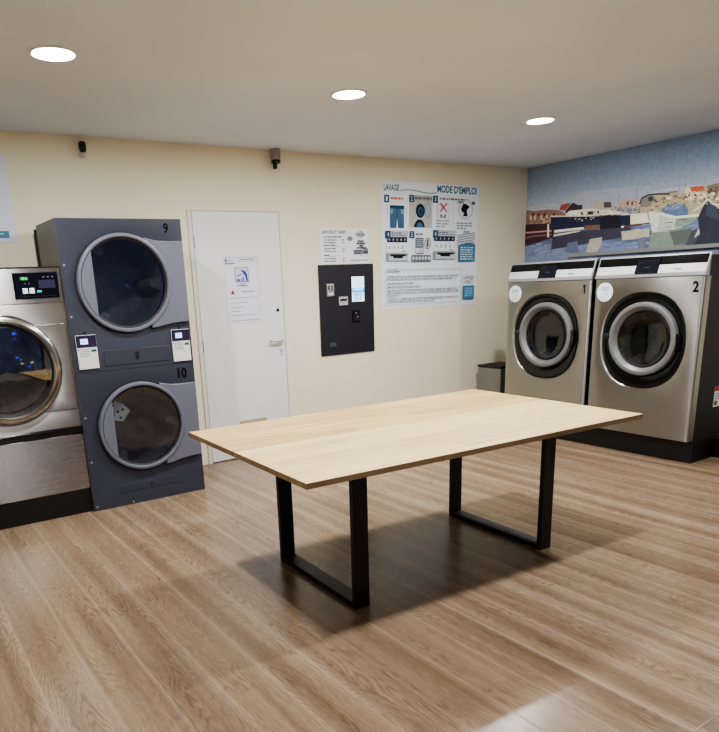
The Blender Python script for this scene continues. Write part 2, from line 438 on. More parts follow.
# shop front behind the camera: unseen wall, two glowing panes added for reflections
wf = MB().box(XL, 0, YF-.1, YF, 0, .25); wf.box(XL, 0, YF-.1, YF, 2.3, H)
for a, b_ in ((XL, -7.5), (-3.15, -2.72), (-.3, 0)): wf.box(a, b_, YF-.1, YF, .25, 2.3)
struct(obj('wall_front', wf, M['front']))
for i, (a, b_) in enumerate(((-7.5, -3.15), (-2.72, -.3))):
    w = struct(obj('window_%d' % (i+1), MB().box(a, b_, YF-.07, YF-.06, .25, 2.3), M['pane']))
    fr = MB()
    for q in ((a, b_, .25, .31), (a, b_, 2.24, 2.3), (a, a+.06, .31, 2.24), (b_-.06, b_, .31, 2.24), ((a+b_)/2-.03, (a+b_)/2+.03, .31, 2.24)):
        fr.box(q[0], q[1], YF-.058, YF-.01, q[2], q[3])
    obj('window_frame', fr, M['gap'], w)

# door
door = bpy.data.objects.new('door_1', None); COL.objects.link(door); door.location = (DL, 0, 0); struct(door)
def D(x): return x-DL
f = MB().box(D(DL), D(DL)+.034, -.012, .06, 0, DH); f.box(D(DR)-.014, D(DR), -.004, .06, 0, DH); f.box(D(DL)+.034, D(DR)-.014, -.006, .06, DH-.012, DH)
obj('door_frame', f, M['jamb'], door, .002)
obj('door_rebate', MB().box(.034, D(DR)-.014, .05, .06, 0, DH-.012), M['gap'], door)
leaf = obj('door_leaf', MB().box(.042, D(DR)-.017, -.002, .038, .008, DH-.0135), M['white'], door, .002)
for z in (1.825, 1.0, .23):
    hb = MB().lathe_z([(.007, z-.045), (.007, z+.045)], .038, -.008, 12, True, True)
    obj('hinge', hb, M['panel_grey'], door)
hx = D(-3.150)
hp = obj('handle_plate', MB().box(hx-.017, hx+.017, -.008, -.002, .87, 1.05), M['jamb'], door, .003)
lv = MB().lathe_y([(.012, -.045), (.012, -.008)], hx, 1.0, 16, cap0=True, cap1=True); lv.tube([(hx, -.045, 1.0), (hx-.03, -.048, 1.0), (hx-.115, -.046, .998), (hx-.122, -.034, .998)], .010)
obj('door_handle', lv, plain('pale silver handle', (196, 196, 192), .3, .4), door)
obj('keyhole', MB().lathe_y([(.006, -.0095), (.006, -.008)], hx, .905, 12, cap0=True, cap1=True), M['gap'], door)
lk = MB().lathe_y([(.014, -.008), (.014, -.002)], D(-3.164), 1.258, 16, cap0=True, cap1=True)
obj('lock_cylinder', lk, M['gap'], door)
vs = MB().box(D(-3.612), D(-3.338), -.009, -.002, .306, .336)
obj('vent_slot', vs, plain('tan vent trim', (186, 170, 140), .5), door, .004, label='tan slot low on the white door')

# ------------------------------------------------------------------ ceiling spotlights
w = N('lamp diffuser'); em = w.n('ShaderNodeEmission', {'Color': (*LAMP_C, 1), 'Strength': LAMP}); w.t.links.new(em.outputs[0], w.out.inputs[0]); M['lamp'] = w.m
LX, LY = (-5.262, -3.553, -1.802), (-1.70, -3.50, -5.30)
lamp_labels = ['round white ceiling spotlight above the steel dryer, leftmost of three', 'round white ceiling spotlight in the middle of the row of three', 'round white ceiling spotlight nearest the harbour mural, rightmost of three']
R_L = .092
for i, x in enumerate(LX):
    y = (-1.71, -1.67, -1.63)[i]
    t = thing('ceiling_spotlight', lamp_labels[i], 'ceiling light', (x, y, H), 0, 'ceiling spotlights')
    obj('trim_ring', MB().lathe_z([(R_L+.001, -.003), (R_L+.004, -.010), (R_L+.014, -.008), (R_L+.018, 0)], 0, 0, 48), M['white'], t)
    obj('diffuser', MB().lathe_z([(.0, -.0075), (R_L, -.0055)], 0, 0, 48), M['lamp'], t, label='glowing white diffuser')
    for y2 in (y, -3.52):                    # the lamp itself, and its twin in the next row overhead, out of the frame
        ld = bpy.data.lights.new('lamp_light', 'AREA'); ld.shape = 'DISK'; ld.size = .075; ld.color = LAMP_C
        ld.energy = LAMP_W
        lo = bpy.data.objects.new('lamp_light', ld); COL.objects.link(lo); lo.location = (x, y2, H-.013)

# ------------------------------------------------------------------ table
TX, TY, TR = -3.911, -2.656, -.0394
TL, TW, TH, TT = 2.022, 1.245, .737, .025
tab = thing('wooden_table', 'large pale oak table on two black steel loop legs', 'table', (TX, TY, 0), TR)
a = MB()
def board(y0, y1, mi):
    b = MB()
    x0, x1 = -TL/2, TL/2; z0, z1 = TH-TT, TH
    p = [b.v((x, y, z)) for z in (z0, z1) for x, y in ((x0, y0), (x1, y0), (x1, y1), (x0, y1))]
    for k, q in enumerate(((3, 2, 1, 0), (4, 5, 6, 7), (0, 1, 5, 4), (1, 2, 6, 5), (2, 3, 7, 6), (3, 0, 4, 7))):
        b.mi = 0 if k == 1 else 1; b.f([p[i] for i in q])
    return b
SEAM = .035
obj('tabletop_board', board(-TW/2, SEAM-.0008, 0), [M['oak_b'], M['oak_edge']], tab, .0012, label='lighter oak board on the near side')
obj('tabletop_board', board(SEAM+.0008, TW/2, 0), [M['oak_a'], M['oak_edge']], tab, .0012, label='darker oak board on the far side')
def leg_frame(xc):
    b = MB(); hw, t = .04, .028; yo = .372; z1 = TH-TT-.001; yt = .372
    b.box(xc-hw, xc+hw, -yo, -yo+t, 0, z1); b.box(xc-hw, xc+hw, yo-t, yo, 0, z1)
    b.box(xc-hw, xc+hw, -yo+t, yo-t, 0, t); b.box(xc-hw, xc+hw, -yo+t, yo-t, z1-.006, z1)
    return b
for xc in (-.60, .621):
    obj('leg_frame', leg_frame(xc), M['leg'], tab, .002)

# ------------------------------------------------------------------ machine helpers (local: front face in the plane y=0 looking to -Y)
def super_pt(a, cx, cz, rx, rz, e):
    c, s = math.cos(a), math.sin(a); k = (abs(c)**e+abs(s)**e)**(-1/e)
    return cx+rx*c*k, cz+rz*s*k
def panel_with_hole(mb, x0, x1, z0, z1, cx, cz, rx, rz, e=2., n=96, depth=.04, lip=.006):
    """flat front sheet with a rounded hole whose edge rolls inwards"""
    A = [2*PI*i/n for i in range(n)]
    for (px, pz) in ((x0, z0), (x1, z0), (x1, z1), (x0, z1)):
        t = math.atan2(pz-cz, px-cx) % (2*PI); k = min(range(n), key=lambda i: min(abs(A[i]-t), 2*PI-abs(A[i]-t))); A[k] = t
    def rect_pt(t):
        c, s = math.cos(t), math.sin(t)
        ks = []
        if c > 1e-9: ks.append((x1-cx)/c)
        if c < -1e-9: ks.append((x0-cx)/c)
        if s > 1e-9: ks.append((z1-cz)/s)
        if s < -1e-9: ks.append((z0-cz)/s)
        k = min(ks); return cx+c*k, cz+s*k
    out = [rect_pt(t) for t in A]
    L = [[(x, 0, z) for x, z in out]]
    for d, y in ((0, 0), (lip*.35, lip*.1), (lip*.8, lip*.5), (lip, lip), (lip, depth)):
        L.append([(lambda q: (q[0], y, q[1]))(super_pt(t, cx, cz, rx-d, rz-d, e)) for t in A])
    R = [[mb.v(p) for p in lp] for lp in L]; m = len(A)
    for j, (P, Q) in enumerate(zip(R, R[1:])):
        for i in range(m): mb.f([P[i], P[(i+1) % m], Q[(i+1) % m], Q[i]], j > 0)
    return out
def shell_sides(mb, x0, x1, z0, z1, depth, back=True):
    p = [(x0, z0), (x1, z0), (x1, z1), (x0, z1)]
    a = [mb.v((x, 0, z)) for x, z in p]; b = [mb.v((x, depth, z)) for x, z in p]
    for i in range(4): mb.f([a[i], a[(i+1) % 4], b[(i+1) % 4], b[i]])
    if back: mb.f(b[::-1])
def drum(parent, cx, cz, r, y0, depth, mat, lifters=3):
    o = obj('drum', MB().lathe_y([(r, y0), (r, y0+depth), (.02, y0+depth+.02)], cx, cz, 48, cap1=True), mat, parent)
    for k in range(lifters):
        a = PI*.5+k*2*PI/lifters+.5; b = MB()
        b.M = Matrix.Translation((cx, 0, cz)) @ Matrix.Rotation(-a, 4, 'Y')
        b.prism_y([(r-.002, -.05), (r-.075, -.018), (r-.075, .018), (r-.002, .05)], y0+.04, y0+depth-.03)
        obj('drum_lifter', b, mat, o)
    return o
def vinyl_number(s, h, wd, x0, z0, parent, y=-.0012):
    P, F = text_polys(s, .032) if s != '1' else ([(0, .74), (.58, 1), (1, 1), (1, 0), (.58, 0), (.58, .78), (0, .60)], [(0, 6, 5, 1), (1, 5, 4, 3, 2)]); b = MB()
    V = [b.v((x0+wd*x, y, z0+h*q)) for x, q in P]
    for fc in F: b.f([V[i] for i in fc])
    return obj('number_sticker', b, M['ink'], parent, label='black vinyl number '+s)

# ------------------------------------------------------------------ washers
ZP = .177
def make_washer(name, label, loc, rz):
    t = thing(name, label, 'washing machine', loc, rz, 'steel front loading washers')
    W2, Z1, DEP = .447, 1.392, .90
    b = MB(); panel_with_hole(b, -W2, W2, ZP+.002, Z1, 0, .918, .356, .380, 2.35, depth=.05, lip=.014)
    # rolled steel corner returns at each side
    for f_ in b.b.verts:
        if abs(abs(f_.co.x)-W2) < 1e-5 and abs(f_.co.y) < 1e-6: f_.co.x *= (W2-.022)/W2
    for sx in (-1, 1):
        x = sx*W2
        rr = [(sx*(W2-.022+.022*math.sin(k*PI/12)), .022-.022*math.cos(k*PI/12)) for k in range(7)]+[(x, .075)]
        lo = [b.v((q_[0], q_[1], ZP+.002)) for q_ in rr]; hi = [b.v((q_[0], q_[1], Z1)) for q_ in rr]
        for k in range(7): b.f([lo[k], lo[k+1], hi[k+1], hi[k]], True)
    obj('front_panel', b, M['steel'], t, label='brushed steel front')
    b = MB(); b.box(-W2+.003, W2-.003, .05, DEP, ZP+.002, 1.535); 
    # hollow the body: drop the front face so that the drum can be seen
    fr = [fc for fc in b.b.faces if all(abs(v.co.y-.05) < 1e-6 for v in fc.verts)]
    bmesh.ops.delete(b.b, geom=fr, context='FACES_ONLY')
    b.box(-W2+.003, W2-.003, .0505, .10, 1.30, 1.534)
    obj('cabinet_body', b, M['darkside'], t, label='dark grey cabinet sides')
    # control panel: leaning fascia
    prof = [(.0, 1.394), (-.004, 1.398), (-.004, 1.408), (.050, 1.556), (.060, 1.561), (.12, 1.561), (.12, 1.536), (.049, 1.536), (.049, 1.394)]
    cp = obj('control_panel', MB().prism_x(prof, -W2, W2), M['panel_grey'], t, .002)
    def on_lean(z): return -.004+(z-1.408)*(.054/.148)
    def strip(nm, z0, z1, x0, x1, mat, out=.002):
        b = MB(); b.prism_x([(on_lean(z0)-out, z0), (on_lean(z1)-out, z1), (on_lean(z1)+.003, z1), (on_lean(z0)+.003, z0)], x0, x1)
        return obj(nm, b, mat, cp)
    strip('lower_fascia', 1.424, 1.484, -W2+.012, W2-.012, M['strip_white']); strip('upper_fascia', 1.485, 1.546, -W2+.012, W2-.012, M['gloss'])
    sc = strip('display_screen', 1.424, 1.536, -.105, .082, M['gloss'], .006)
    strip('maker_mark', 1.444, 1.454, .205, .262, M['satin'], .0026)
    pr = Print(.165, .098, (20, 22, 28), .001, .0001); pr.frame((44, 48, 56), .01, .01, .99, .99, .01); pr.rect((58, 64, 74), .38, .55, .62, .60); pr.rect((40, 46, 54), .1, .2, .3, .24)
    po = pr.build('screen_image', M['screen_dim'], sc)
    ang = math.atan2(.054, .148)
    po.rotation_euler = (-ang, 0, 0); po.location = (-.094, on_lean(1.430)-.0078, 1.430)
    # black surround, sunk into the front
    n = 96; A = [2*PI*i/n for i in range(n)]
    def sl(rx, rz, e, y, cz=.92): return [(lambda q: (q[0], y, q[1]))(super_pt(t_, 0, cz, rx, rz, e)) for t_ in A]
    b = MB(); b.loops([sl(.3435, .3675, 2.35, .016, .918), sl(.340, .364, 2.35, .006, .918), sl(.330, .354, 2.3, .003, .918), sl(.300, .300, 2, .010, .934), sl(.27, .27, 2, .022, .934), sl(.238, .238, 2, .03, .934)])
    obj('door_surround', b, M['gloss'], t, label='glossy black rounded surround')
    dr = obj('door', MB().lathe_y([(.282, .014), (.282, -.016), (.278, -.024), (.270, -.027), (.250, -.029), (.244, -.026), (.228, .002), (.221, .006), (.214, .03), (.270, .03)], .010, .934, 96, close=True), M['satin'], t, label='satin silver round door ring')
    obj('door_seal', MB().lathe_y([(.2185, .004), (.211, -.002), (.203, .002), (.203, .02)], .010, .934, 72), M['soft'], dr)
    obj('door_glass', MB().lathe_y([(.208, .0), (.198, .006), (.18, .016), (.15, .024), (.10, .031), (.05, .034), (.001, .035)], .010, .934, 64), M['glass'], dr)
    hd = MB().lathe_y([(.026, .008), (.026, -.030), (.021, -.036)], -.292, .945, 28, cap1=True); hd.box(-.300, -.262, -.032, .004, .929, .961)
    obj('door_hinge', hd, M['black'], dr, .002)
    hb = MB().prism_y([(.286, .985), (.318, .97), (.326, .92), (.316, .865), (.288, .85), (.294, .92)], -.026, .01)
    obj('door_handle', hb, M['gloss'], dr, .004)
    drum(t, .010, .934, .245, .09, .5, M['drum'])
    # white round notice, upper left
    st = Print(.146, .146, (236, 238, 240), .0008, .0001)
    return t, W2
def round_sticker(parent, cx, cz, r):
    b = MB(); b.lathe_y([(r, 0), (r, -.0012), (.0001, -.0012)], cx, cz, 48)
    o = obj('round_sticker', b, plain('white vinyl', (226, 230, 234), .4, noise=.01), parent, label='white round notice sticker')
    pr = Print(.1, .1, (226, 230, 234), .0001, .0001)
    pr.rect((140, 178, 200), .18, .10, .82, .20); pr.rect((120, 164, 190), .12, .26, .88, .34)
    pr.frame((150, 190, 206), .24, .44, .50, .86, .03); pr.disc((90, 104, 116), .66, .66, .06); pr.small((150, 160, 168), .55, .46, .85, .05, 3); pr.small((150, 160, 168), .12, .92, .8, .04, 5)
    po = pr.build('sticker_print', M['card_white'], o); po.location = (cx-.05, -.0014, cz-.05)
    return o
WX = -1.143
w1, W2 = make_washer('washing_machine', 'stainless steel washer numbered 1, beside the back wall corner', (WX, -1.232, 0), -PI/2)
round_sticker(w1, -.350, 1.293, .073)
w2 = dup(w1, (WX, -2.157, 0), -PI/2, 'stainless steel washer numbered 2, nearest the right edge')
vinyl_number('1', .072, .026, .364, 1.285, w1); vinyl_number('2', .078, .044, .362, 1.282, w2)
# care label on the right flank of washer 2
cl = Print(.10, .16, (232, 230, 228), .001, .0001); cl.rect((176, 40, 44), 0, 0, 1, .24); cl.small((90, 90, 94), .1, .34, .9, .05, 3); cl.small((90, 90, 94), .1, .46, .8, .05, 4); cl.small((90, 90, 94), .1, .58, .9, .05, 6); cl.rect((60, 60, 66), .1, .72, .5, .92)
c_ = cl.build('side_label', M['card_white'], w2); c_.rotation_euler = (0, 0, PI/2); c_.location = (W2-.003+.0015, .315, .408); c_['label'] = 'white and red printed label on the flank'

# black plinth under both washers, running on along the wall
pl = MB().box(-1.072, -.12, -2.608, -.80, 0, ZP); pl.box(-.757, -.12, -3.9, -2.6085, 0, .15)
tag(obj('machine_plinth', pl, M['plinth'], None, .003), 'long black plinth under the two steel washers', 'plinth')
# grey trunking along the wall over the washers
ct = MB().box(-.05, -.001, -3.9, -.585, 1.607, 1.642)
tag(obj('cable_trunking', ct, plain('grey trunking plastic', (150, 150, 146), .4), None, .004), 'grey trunking strip along the harbour mural behind the washers', 'trunking')

# waste bin in the corner
bn = thing('waste_bin', 'grey metal waste bin with black lid in the corner', 'bin', (-.605, -.245, 0))
bb = MB().tapbox((-.155, .155, -.145, .145), (-.168, .168, -.16, .16), 0, .535)
obj('bin_body', bb, M['bin'], bn, .012, 3)
lid = MB().prism_x([(-.168, .536), (.168, .536), (.168, .556), (-.168, .560)], -.175, .175); obj('lid', lid, M['black'], bn, .006); 
obj('lid_flap', MB().box(-.12, .12, -.12, .10, .5575, .564), M['soft'], bn, .002)

# ------------------------------------------------------------------ stacked dryer (left)
DCX, DY, DW = -4.6985, -.68, .4175
sd = thing('stacked_dryer', 'slate grey stacked pair of dryers numbered 9 and 10', 'dryer', (DCX, DY, 0))
DZ = 1.926
def cab(z0, z1, cz):
    b = MB(); panel_with_hole(b, -DW, DW, z0, z1, -.0165, cz, .305, .305, 2., depth=.05, lip=.004); return b
b = cab(.962, DZ, 1.520); obj('front_panel', b, M['grey'], sd, label='upper slate grey front')
b = cab(.0, .957, .555); obj('front_panel', b, M['grey'], sd, label='lower slate grey front')
obj('panel_joint', MB().box(-DW, DW, .001, .02, .956, .963), M['gap'], sd)
b = MB(); shell_sides(b, -DW, DW, 0, DZ, .535); obj('cabinet_body', b, M['dryer_side'], sd, label='plain grey side sheets')
obj('rear_gap_shade', MB().box(-DW, DW, .536, .62, 0, DZ-.02), M['gap'], sd)  # dark box standing for the shade in the gap behind the dryer
for zc, num, RX, K in ((1.520, '9', -.0195, 1.0), (.556, '10', -.0125, .975)):
    obj('door_shadow_gasket', MB().lathe_y([(.325*K, .0005), (.325*K, -.006), (.300*K, -.006), (.300*K, .03)], RX, zc, 72), M['soft'], sd)  # black gasket ring, doubling as the shadow gap around the door ring
    dr = obj('dryer_door', MB().lathe_y([(.318*K, -.004), (.318*K, -.026), (.313*K, -.034), (.305*K, -.037), (.296*K, -.0355), (.290*K, -.029), (.286*K, -.006), (.300*K, -.004)], RX, zc, 96, close=True), M['lilac'], sd, label='pale grey round door ring')
    # moulded handle plate that sweeps from the ring to the right edge
    up = [(.145, .284), (.175, .275), (.215, .268), (.26, .2655), (.40, .262)]
    R_ = .308*K
    arc = [(RX+R_*math.cos(a_), R_*math.sin(a_)) for a_ in [math.radians(62-124*i/30) for i in range(31)]]
    edge = []
    top = [(.135, .288), (.165, .280), (.20, .271), (.24, .266), (.30, .2635), (.408, .2625)]
    bot = [(.408, -.272), (.33, -.274), (.27, -.279), (.22, -.288), (.17, -.298), (.13, -.300)]
    ring_side = [(RX+R_*math.cos(a_), R_*math.sin(a_)) for a_ in [math.radians(-60+120*i/30) for i in range(31)]]
    b = MB(); b.prism_y([(x, zc+z) for x, z in (top[::1]+bot+ring_side)], -.028, -.001)
    obj('handle_plate', b, M['lilac'], dr, .004)
    # flat insert over the left of the glass
    ch = -.206*K; am = math.acos(ch/(.2895*K))
    seg = [(RX+.2895*K*math.cos(a_), zc+.2895*K*math.sin(a_)) for a_ in [am+(2*PI-2*am)*i/24 for i in range(25)]]
    obj('door_insert', MB().prism_y(seg, -.0335, -.022), M['lilac'], dr, .002)
    obj('door_glass', MB().lathe_y([(.281*K, -.018), (.20*K, -.014), (.10*K, -.011), (.001*K, -.010)], RX, zc, 72), M['glass_dark'], dr)
    obj('glass_rim', MB().lathe_y([(.2885*K, -.028), (.279*K, -.0205), (.276*K, -.0195), (.280*K, -.018)], RX, zc, 72), M['soft'], dr)
    drum(sd, RX, zc, .29, .06, .42, M['drum_dark'])
    if num == '10':
        hx_, hz_ = RX-.150, zc+.115  # flat light grey shape with dark dots behind the lower glass
        ip = obj('inner_shape', MB().prism_y([(hx_-.075, hz_+.03), (hx_-.03, hz_+.085), (hx_+.04, hz_+.05), (hx_+.085, hz_-.005), (hx_+.03, hz_-.075), (hx_-.045, hz_-.055)], .030, .034), plain('light grey dotted shape', (176, 176, 170), .5), sd, label='light grey dotted shape behind the glass')
        for a_, b_ in ((0, 0), (-.03, .045), (.035, .01), (-.035, -.02), (.015, -.045)):
            obj('shape_dot', MB().lathe_y([(.009, .0285), (.009, .0299)], hx_+a_, hz_+b_, 14, cap0=True), M['gap'], ip)
    if num == '9': vinyl_number('9', .066, .036, .289, 1.834, sd)
    else: vinyl_number('10', .074, .068, .290, .854, sd)
def dryer_module(x0, z0):
    t = obj('payment_module', MB().box(x0, x0+.134, -.010, 0, z0, z0+.222), M['card_white2'], sd, .003, label='white control card with small lit display')
    d = obj('display', MB().box(x0+.002, x0+.132, -.0125, -.0101, z0+.143, z0+.220), M['display_purple'], t, .001)
    p = Print(.048, .034, (196, 214, 250), .0004, .0001); p.small((90, 110, 190), .1, .3, .9, .18, 2); p.small((90, 110, 190), .1, .6, .7, .18, 4)
    q = p.build('lit_readout', M['screen'], d); q.location = (x0+.028, -.0130, z0+.164)
    p = Print(.128, .138, (214, 214, 214), .0004, .0001)
    for k in range(4): p.small((120, 124, 130), .10, .06+.10*k, .62, .055, k+3)
    p.rect((60, 92, 76), .70, .10, .96, .22); p.rect((96, 98, 104), .04, .06, .10, .12)
    q = p.build('printed_card', M['card_white'], t); q.location = (x0+.003, -.0105, z0+.003)
    obj('screw', MB().lathe_y([(.010, -.004), (.010, 0)], x0+.066, z0+.236, 12, cap0=True), M['soft'], t)
M['card_white2'] = plain('white card plastic', (206, 206, 208), .4, noise=.01)
M['display_purple'] = plain('dark violet display', (44, 38, 62), .2)
dryer_module(-.392, .983); dryer_module(.268, .974)
lp_ = obj('lint_panel', MB().box(-.218, .250, -.004, 0, .990, 1.094), M['grey'], sd, .002)
lk = MB().lathe_y([(.013, -.010), (.013, -.004)], .010, 1.056, 16, cap0=True); lk.box(.002, .018, -.012, -.004, 1.024, 1.040)
obj('panel_lock', lk, M['soft'], lp_)
obj('kick_panel', MB().box(-.225, .235, -.003, 0, .098, .152), M['grey'], sd, .001)
obj('panel_lock', MB().lathe_y([(.009, -.006), (.009, -.002)], .008, .125, 14, cap0=True), M['soft'], sd)
for x, z in ((-.396, 1.645), (-.396, 1.325), (-.396, .66), (-.396, .35), (-.2, 1.74), (-.398, .03), (-.14, .006+.01)):
    obj('screw', MB().lathe_y([(.008, -.003), (.008, 0)], x, z, 10, cap0=True), M['panel_grey'], sd)

# ------------------------------------------------------------------ steel dryer at the left edge
SX, SY, SW = -5.536, -.652, .418
st = thing('steel_dryer', 'large stainless steel dryer with round dark glass door', 'dryer', (SX, SY, 0))
b = MB(); panel_with_hole(b, -SW, SW, .612, 1.418, 0, 1.022, .285, .285, 2., depth=.06, lip=.004)
shell_sides(b, -SW, SW, .612, 1.418, .60)
obj('cabinet', b, M['steel'], st, label='brushed steel cabinet')
mp = MB(); panel_with_hole(mp, -SW+.03, SW-.016, .735, 1.283, 0, 1.022, .2745, .2735, 2., depth=.0085, lip=.001)
shell = [(-SW+.03, .735), (SW-.016, .735), (SW-.016, 1.283), (-SW+.03, 1.283)]
aa = [mp.v((x, 0, z)) for x, z in shell]; bb_ = [mp.v((x+(.006 if x > 0 else -.006), .009, z+(.006 if z > 1 else -.006))) for x, z in shell]
for i in range(4): mp.f([aa[i], aa[(i+1) % 4], bb_[(i+1) % 4], bb_[i]])
mo = obj('door_panel', mp, M['steel'], st, label='raised steel panel around the door'); mo.location = (0, -.0095, 0)
obj('upper_housing', MB().box(-SW, SW, .0, .60, 1.420, 1.634), M['steel_bright'], st, .003, label='bright steel top housing')
obj('top_gasket', MB().box(-SW, SW, -.003, .60, 1.6345, 1.641), M['gap'], st)
cp = obj('control_panel', MB().prism_y([(.128, 1.606), (.397, 1.606), (.394, 1.450), (.127, 1.450)], -.006, 0), M['gloss'], st, .002, label='black control panel with green readout')
p = Print(.25, .145, (14, 13, 17), .0004, .0001)
p.rect((40, 120, 60), .12, .14, .32, .27); p.text((150, 255, 160), '01', .17, .155, .27, .255)
p.rect((60, 66, 74), .20, .38, .25, .44); p.rect((60, 66, 74), .30, .38, .34, .44)
p.rect((210, 214, 216), .15, .60, .27, .82); p.rect((210, 214, 216), .31, .60, .43, .82); p.rect((90, 96, 100), .17, .70, .25, .72); p.rect((90, 96, 100), .33, .70, .41, .72)
p.rect((70, 170, 160), .49, .70, .60, .79)
for k in range(3): p.rect((84, 86, 96), .66+.11*k, .13, .71+.11*k, .18)
p.rect((46, 44, 60), .55, .28, .95, .62); p.rect((30, 30, 36), .05, .93, .95, .96)
q = p.build('readout', M['screen_dim'], cp); q.location = (.138, -.0068, 1.456)
dr = obj('dryer_door', MB().lathe_y([(.342, -.010), (.342, -.020), (.334, -.034), (.318, -.044), (.300, -.046), (.288, -.036), (.281, -.014), (.276, -.008), (.30, -.004)], 0, 1.022, 96, close=True), M['ring_steel'], st, label='bright steel door ring')
obj('door_seal', MB().lathe_y([(.2865, -.032), (.276, -.024), (.270, -.014)], 0, 1.022, 72), M['soft'], dr)
obj('door_glass', MB().lathe_y([(.2765, -.020), (.18, -.026), (.09, -.029), (.001, -.030)], 0, 1.022, 64), M['glass_dark'], dr)
drum(st, 0, 1.022, .27, .07, .45, M['drum_dark'])
gr = MB().prism_x([(.0, .560), (-.010, .566), (-.022, .590), (-.022, .598), (.0, .612), (.05, .612), (.05, .560)], -SW, SW); obj('door_ledge', gr, M['gloss'], st, label='black ledge above the kick panel')
obj('kick_panel', MB().box(-SW, SW, -.004, .60, .170, .559), M['steel_bright'], st, .004, label='plain steel kick panel')
obj('base', MB().box(-SW, SW, .002, .60, 0, .169), M['plinth'], st, .003, label='black base')

# ------------------------------------------------------------------ payment terminal
TXl, TXr, TZb, TZt = -2.726, -2.109, .814, 1.622
tm = thing('payment_terminal', 'black wall payment terminal with lit screen and card slots', 'payment terminal', ((TXl+TXr)/2, 0, TZb))
ox, oz = (TXl+TXr)/2, TZb
obj('terminal_plate', MB().box(TXl-ox, TXr-ox, -.012, .0, 0, TZt-TZb), M['terminal'], tm, .003)
def tbox(nm, x0, x1, z0, z1, mat, y0=-.018, bev=.002, lab=None): return obj(nm, MB().box(x0-ox, x1-ox, y0, -.0123, z0-oz, z1-oz), mat, tm, bev, label=lab)
bz = tbox('screen_bezel', -2.374, -2.221, 1.284, 1.516, M['gloss'])
p = Print(.143, .224, (206, 238, 250), .0005, .0001)
p.rect((120, 196, 238), 0, .44, 1, .62, (60, 140, 214)); p.rect((150, 208, 242), 0, .62, 1, 1, (196, 230, 248))
p.text((120, 176, 204), '2', .36, .08, .60, .24); p.small((110, 170, 206), .2, .31, .8, .03, 5); p.small((240, 250, 255), .15, .50, .85, .035, 8)
for u_ in (.22, .42, .62): p.rect((96, 150, 190), u_, .66, u_+.10, .80); p.rect((90, 140, 180), u_+.02, .83, u_+.12, .92)
p.frame((110, 160, 196), .34, .64, .66, .94, .02)
q = p.build('screen', M['screen'], bz); q.location = (-2.3695-ox, -.0190, 1.287-oz); q['label'] = 'lit blue and white screen'
cr = tbox('card_reader', -2.652, -2.572, 1.347, 1.459, M['panel_grey'], -.026)
p = Print(.066, .098, (176, 178, 178), .0005, .0001); p.rect((40, 40, 46), .10, .10, .38, .50); p.rect((40, 40, 46), .62, .10, .86, .62); p.rect((90, 92, 96), .3, .55, .5, .72); p.rect((230, 230, 230), .12, .78, .88, .92)
q = p.build('reader_face', M['card_white'], cr); q.location = (-2.645-ox, -.0268, 1.354-oz)
cs = tbox('coin_slot', -2.524, -2.418, 1.258, 1.343, M['satin'], -.024)
p = Print(.096, .072, (196, 188, 190), .0005, .0001); p.poly((24, 22, 26), [(.1, .52), (.1, .24), (.3, .30), (.42, .16), (.62, .28), (.9, .14), (.9, .5)]); p.rect((150, 146, 150), .2, .68, .8, .76)
q = p.build('slot_face', M['card_white'], cs); q.location = (-2.519-ox, -.0248, 1.264-oz)
kp = tbox('keypad', -2.364, -2.288, 1.101, 1.209, M['gloss'], -.024)
p = Print(.066, .094, (18, 18, 22), .0005, .0001); p.rect((110, 112, 120), .30, .10, .62, .26)
for r_ in range(3):
    for c_i in range(3): p.rect((58, 60, 68), .12+.28*c_i, .40+.19*r_, .30+.28*c_i, .52+.19*r_)
p.rect((150, 150, 156), .62, .50, .82, .62)
q = p.build('key_face', M['card_white'], kp); q.location = (-2.359-ox, -.0248, 1.108-oz)
tbox('maker_badge', -2.634, -2.560, .893, .933, plain('dark grey badge', (72, 70, 78), .5), -.015, .001)

# ------------------------------------------------------------------ notices and posters
INK = (52, 56, 64); BLUE = (56, 108, 140); NAVY = (40, 78, 108); PAPER = (238, 242, 246)
def wall_print(p, name, x, z, label, cat, mat, y=-.0031):
    o = p.build(name, mat); o.location = (x, y, z); return tag(o, label, cat)
# prices
p = Print(.539, .303, (238, 240, 242))
p.text((40, 78, 94), 'SERVICES ET TARIFS', .035, .05, .52, .14, .03)
for v0, u0, u1 in ((.215, .06, .42), (.455, .06, .30), (.73, .06, .18)):
    p.small(INK, u0, v0, u1, .045, int(v0*100)); p.line((120, 122, 128), [(u1, v0+.04), (.46, v0+.04)], .002)
for v0 in (.30, .375, .54, .615, .82, .895): p.small((96, 100, 108), .09, v0, .09+.22+(int(v0*1000) % 5)*.02, .04, int(v0*1000)); p.small((96, 100, 108), .44, v0, .49, .04, int(v0*900)) 
for v0, v1 in ((.29, .43), (.53, .67), (.81, .95)): p.rect((110, 114, 122), .065, v0, .072, v1)
p.disc((150, 154, 160), .60, .28, .06, .07); p.text((80, 84, 92), '18kg', .565, .25, .635, .31)
for du, dv, r_ in ((.77, .16, .05), (.83, .13, .06), (.88, .17, .045), (.82, .20, .06)): p.disc((164, 168, 174), du, dv, r_, r_*1.1)
p.small((110, 114, 122), .77, .15, .90, .05, 41); p.disc((200, 204, 208), .82, .245, .03, .03)
for v0, u0, u1 in ((.33, .76, .90), (.395, .74, .93), (.46, .80, .88), (.52, .74, .94)): p.small((70, 74, 82), u0, v0, u1, .055, int(v0*300), .95)
p.rect((150, 154, 160), .67, .60, .98, .735); p.small((60, 64, 72), .68, .615, .85, .05, 91); p.small((60, 64, 72), .69, .675, .84, .05, 92); p.rect((82, 86, 94), .87, .565, .975, .71); p.small((200, 202, 206), .88, .60, .965, .03, 94)
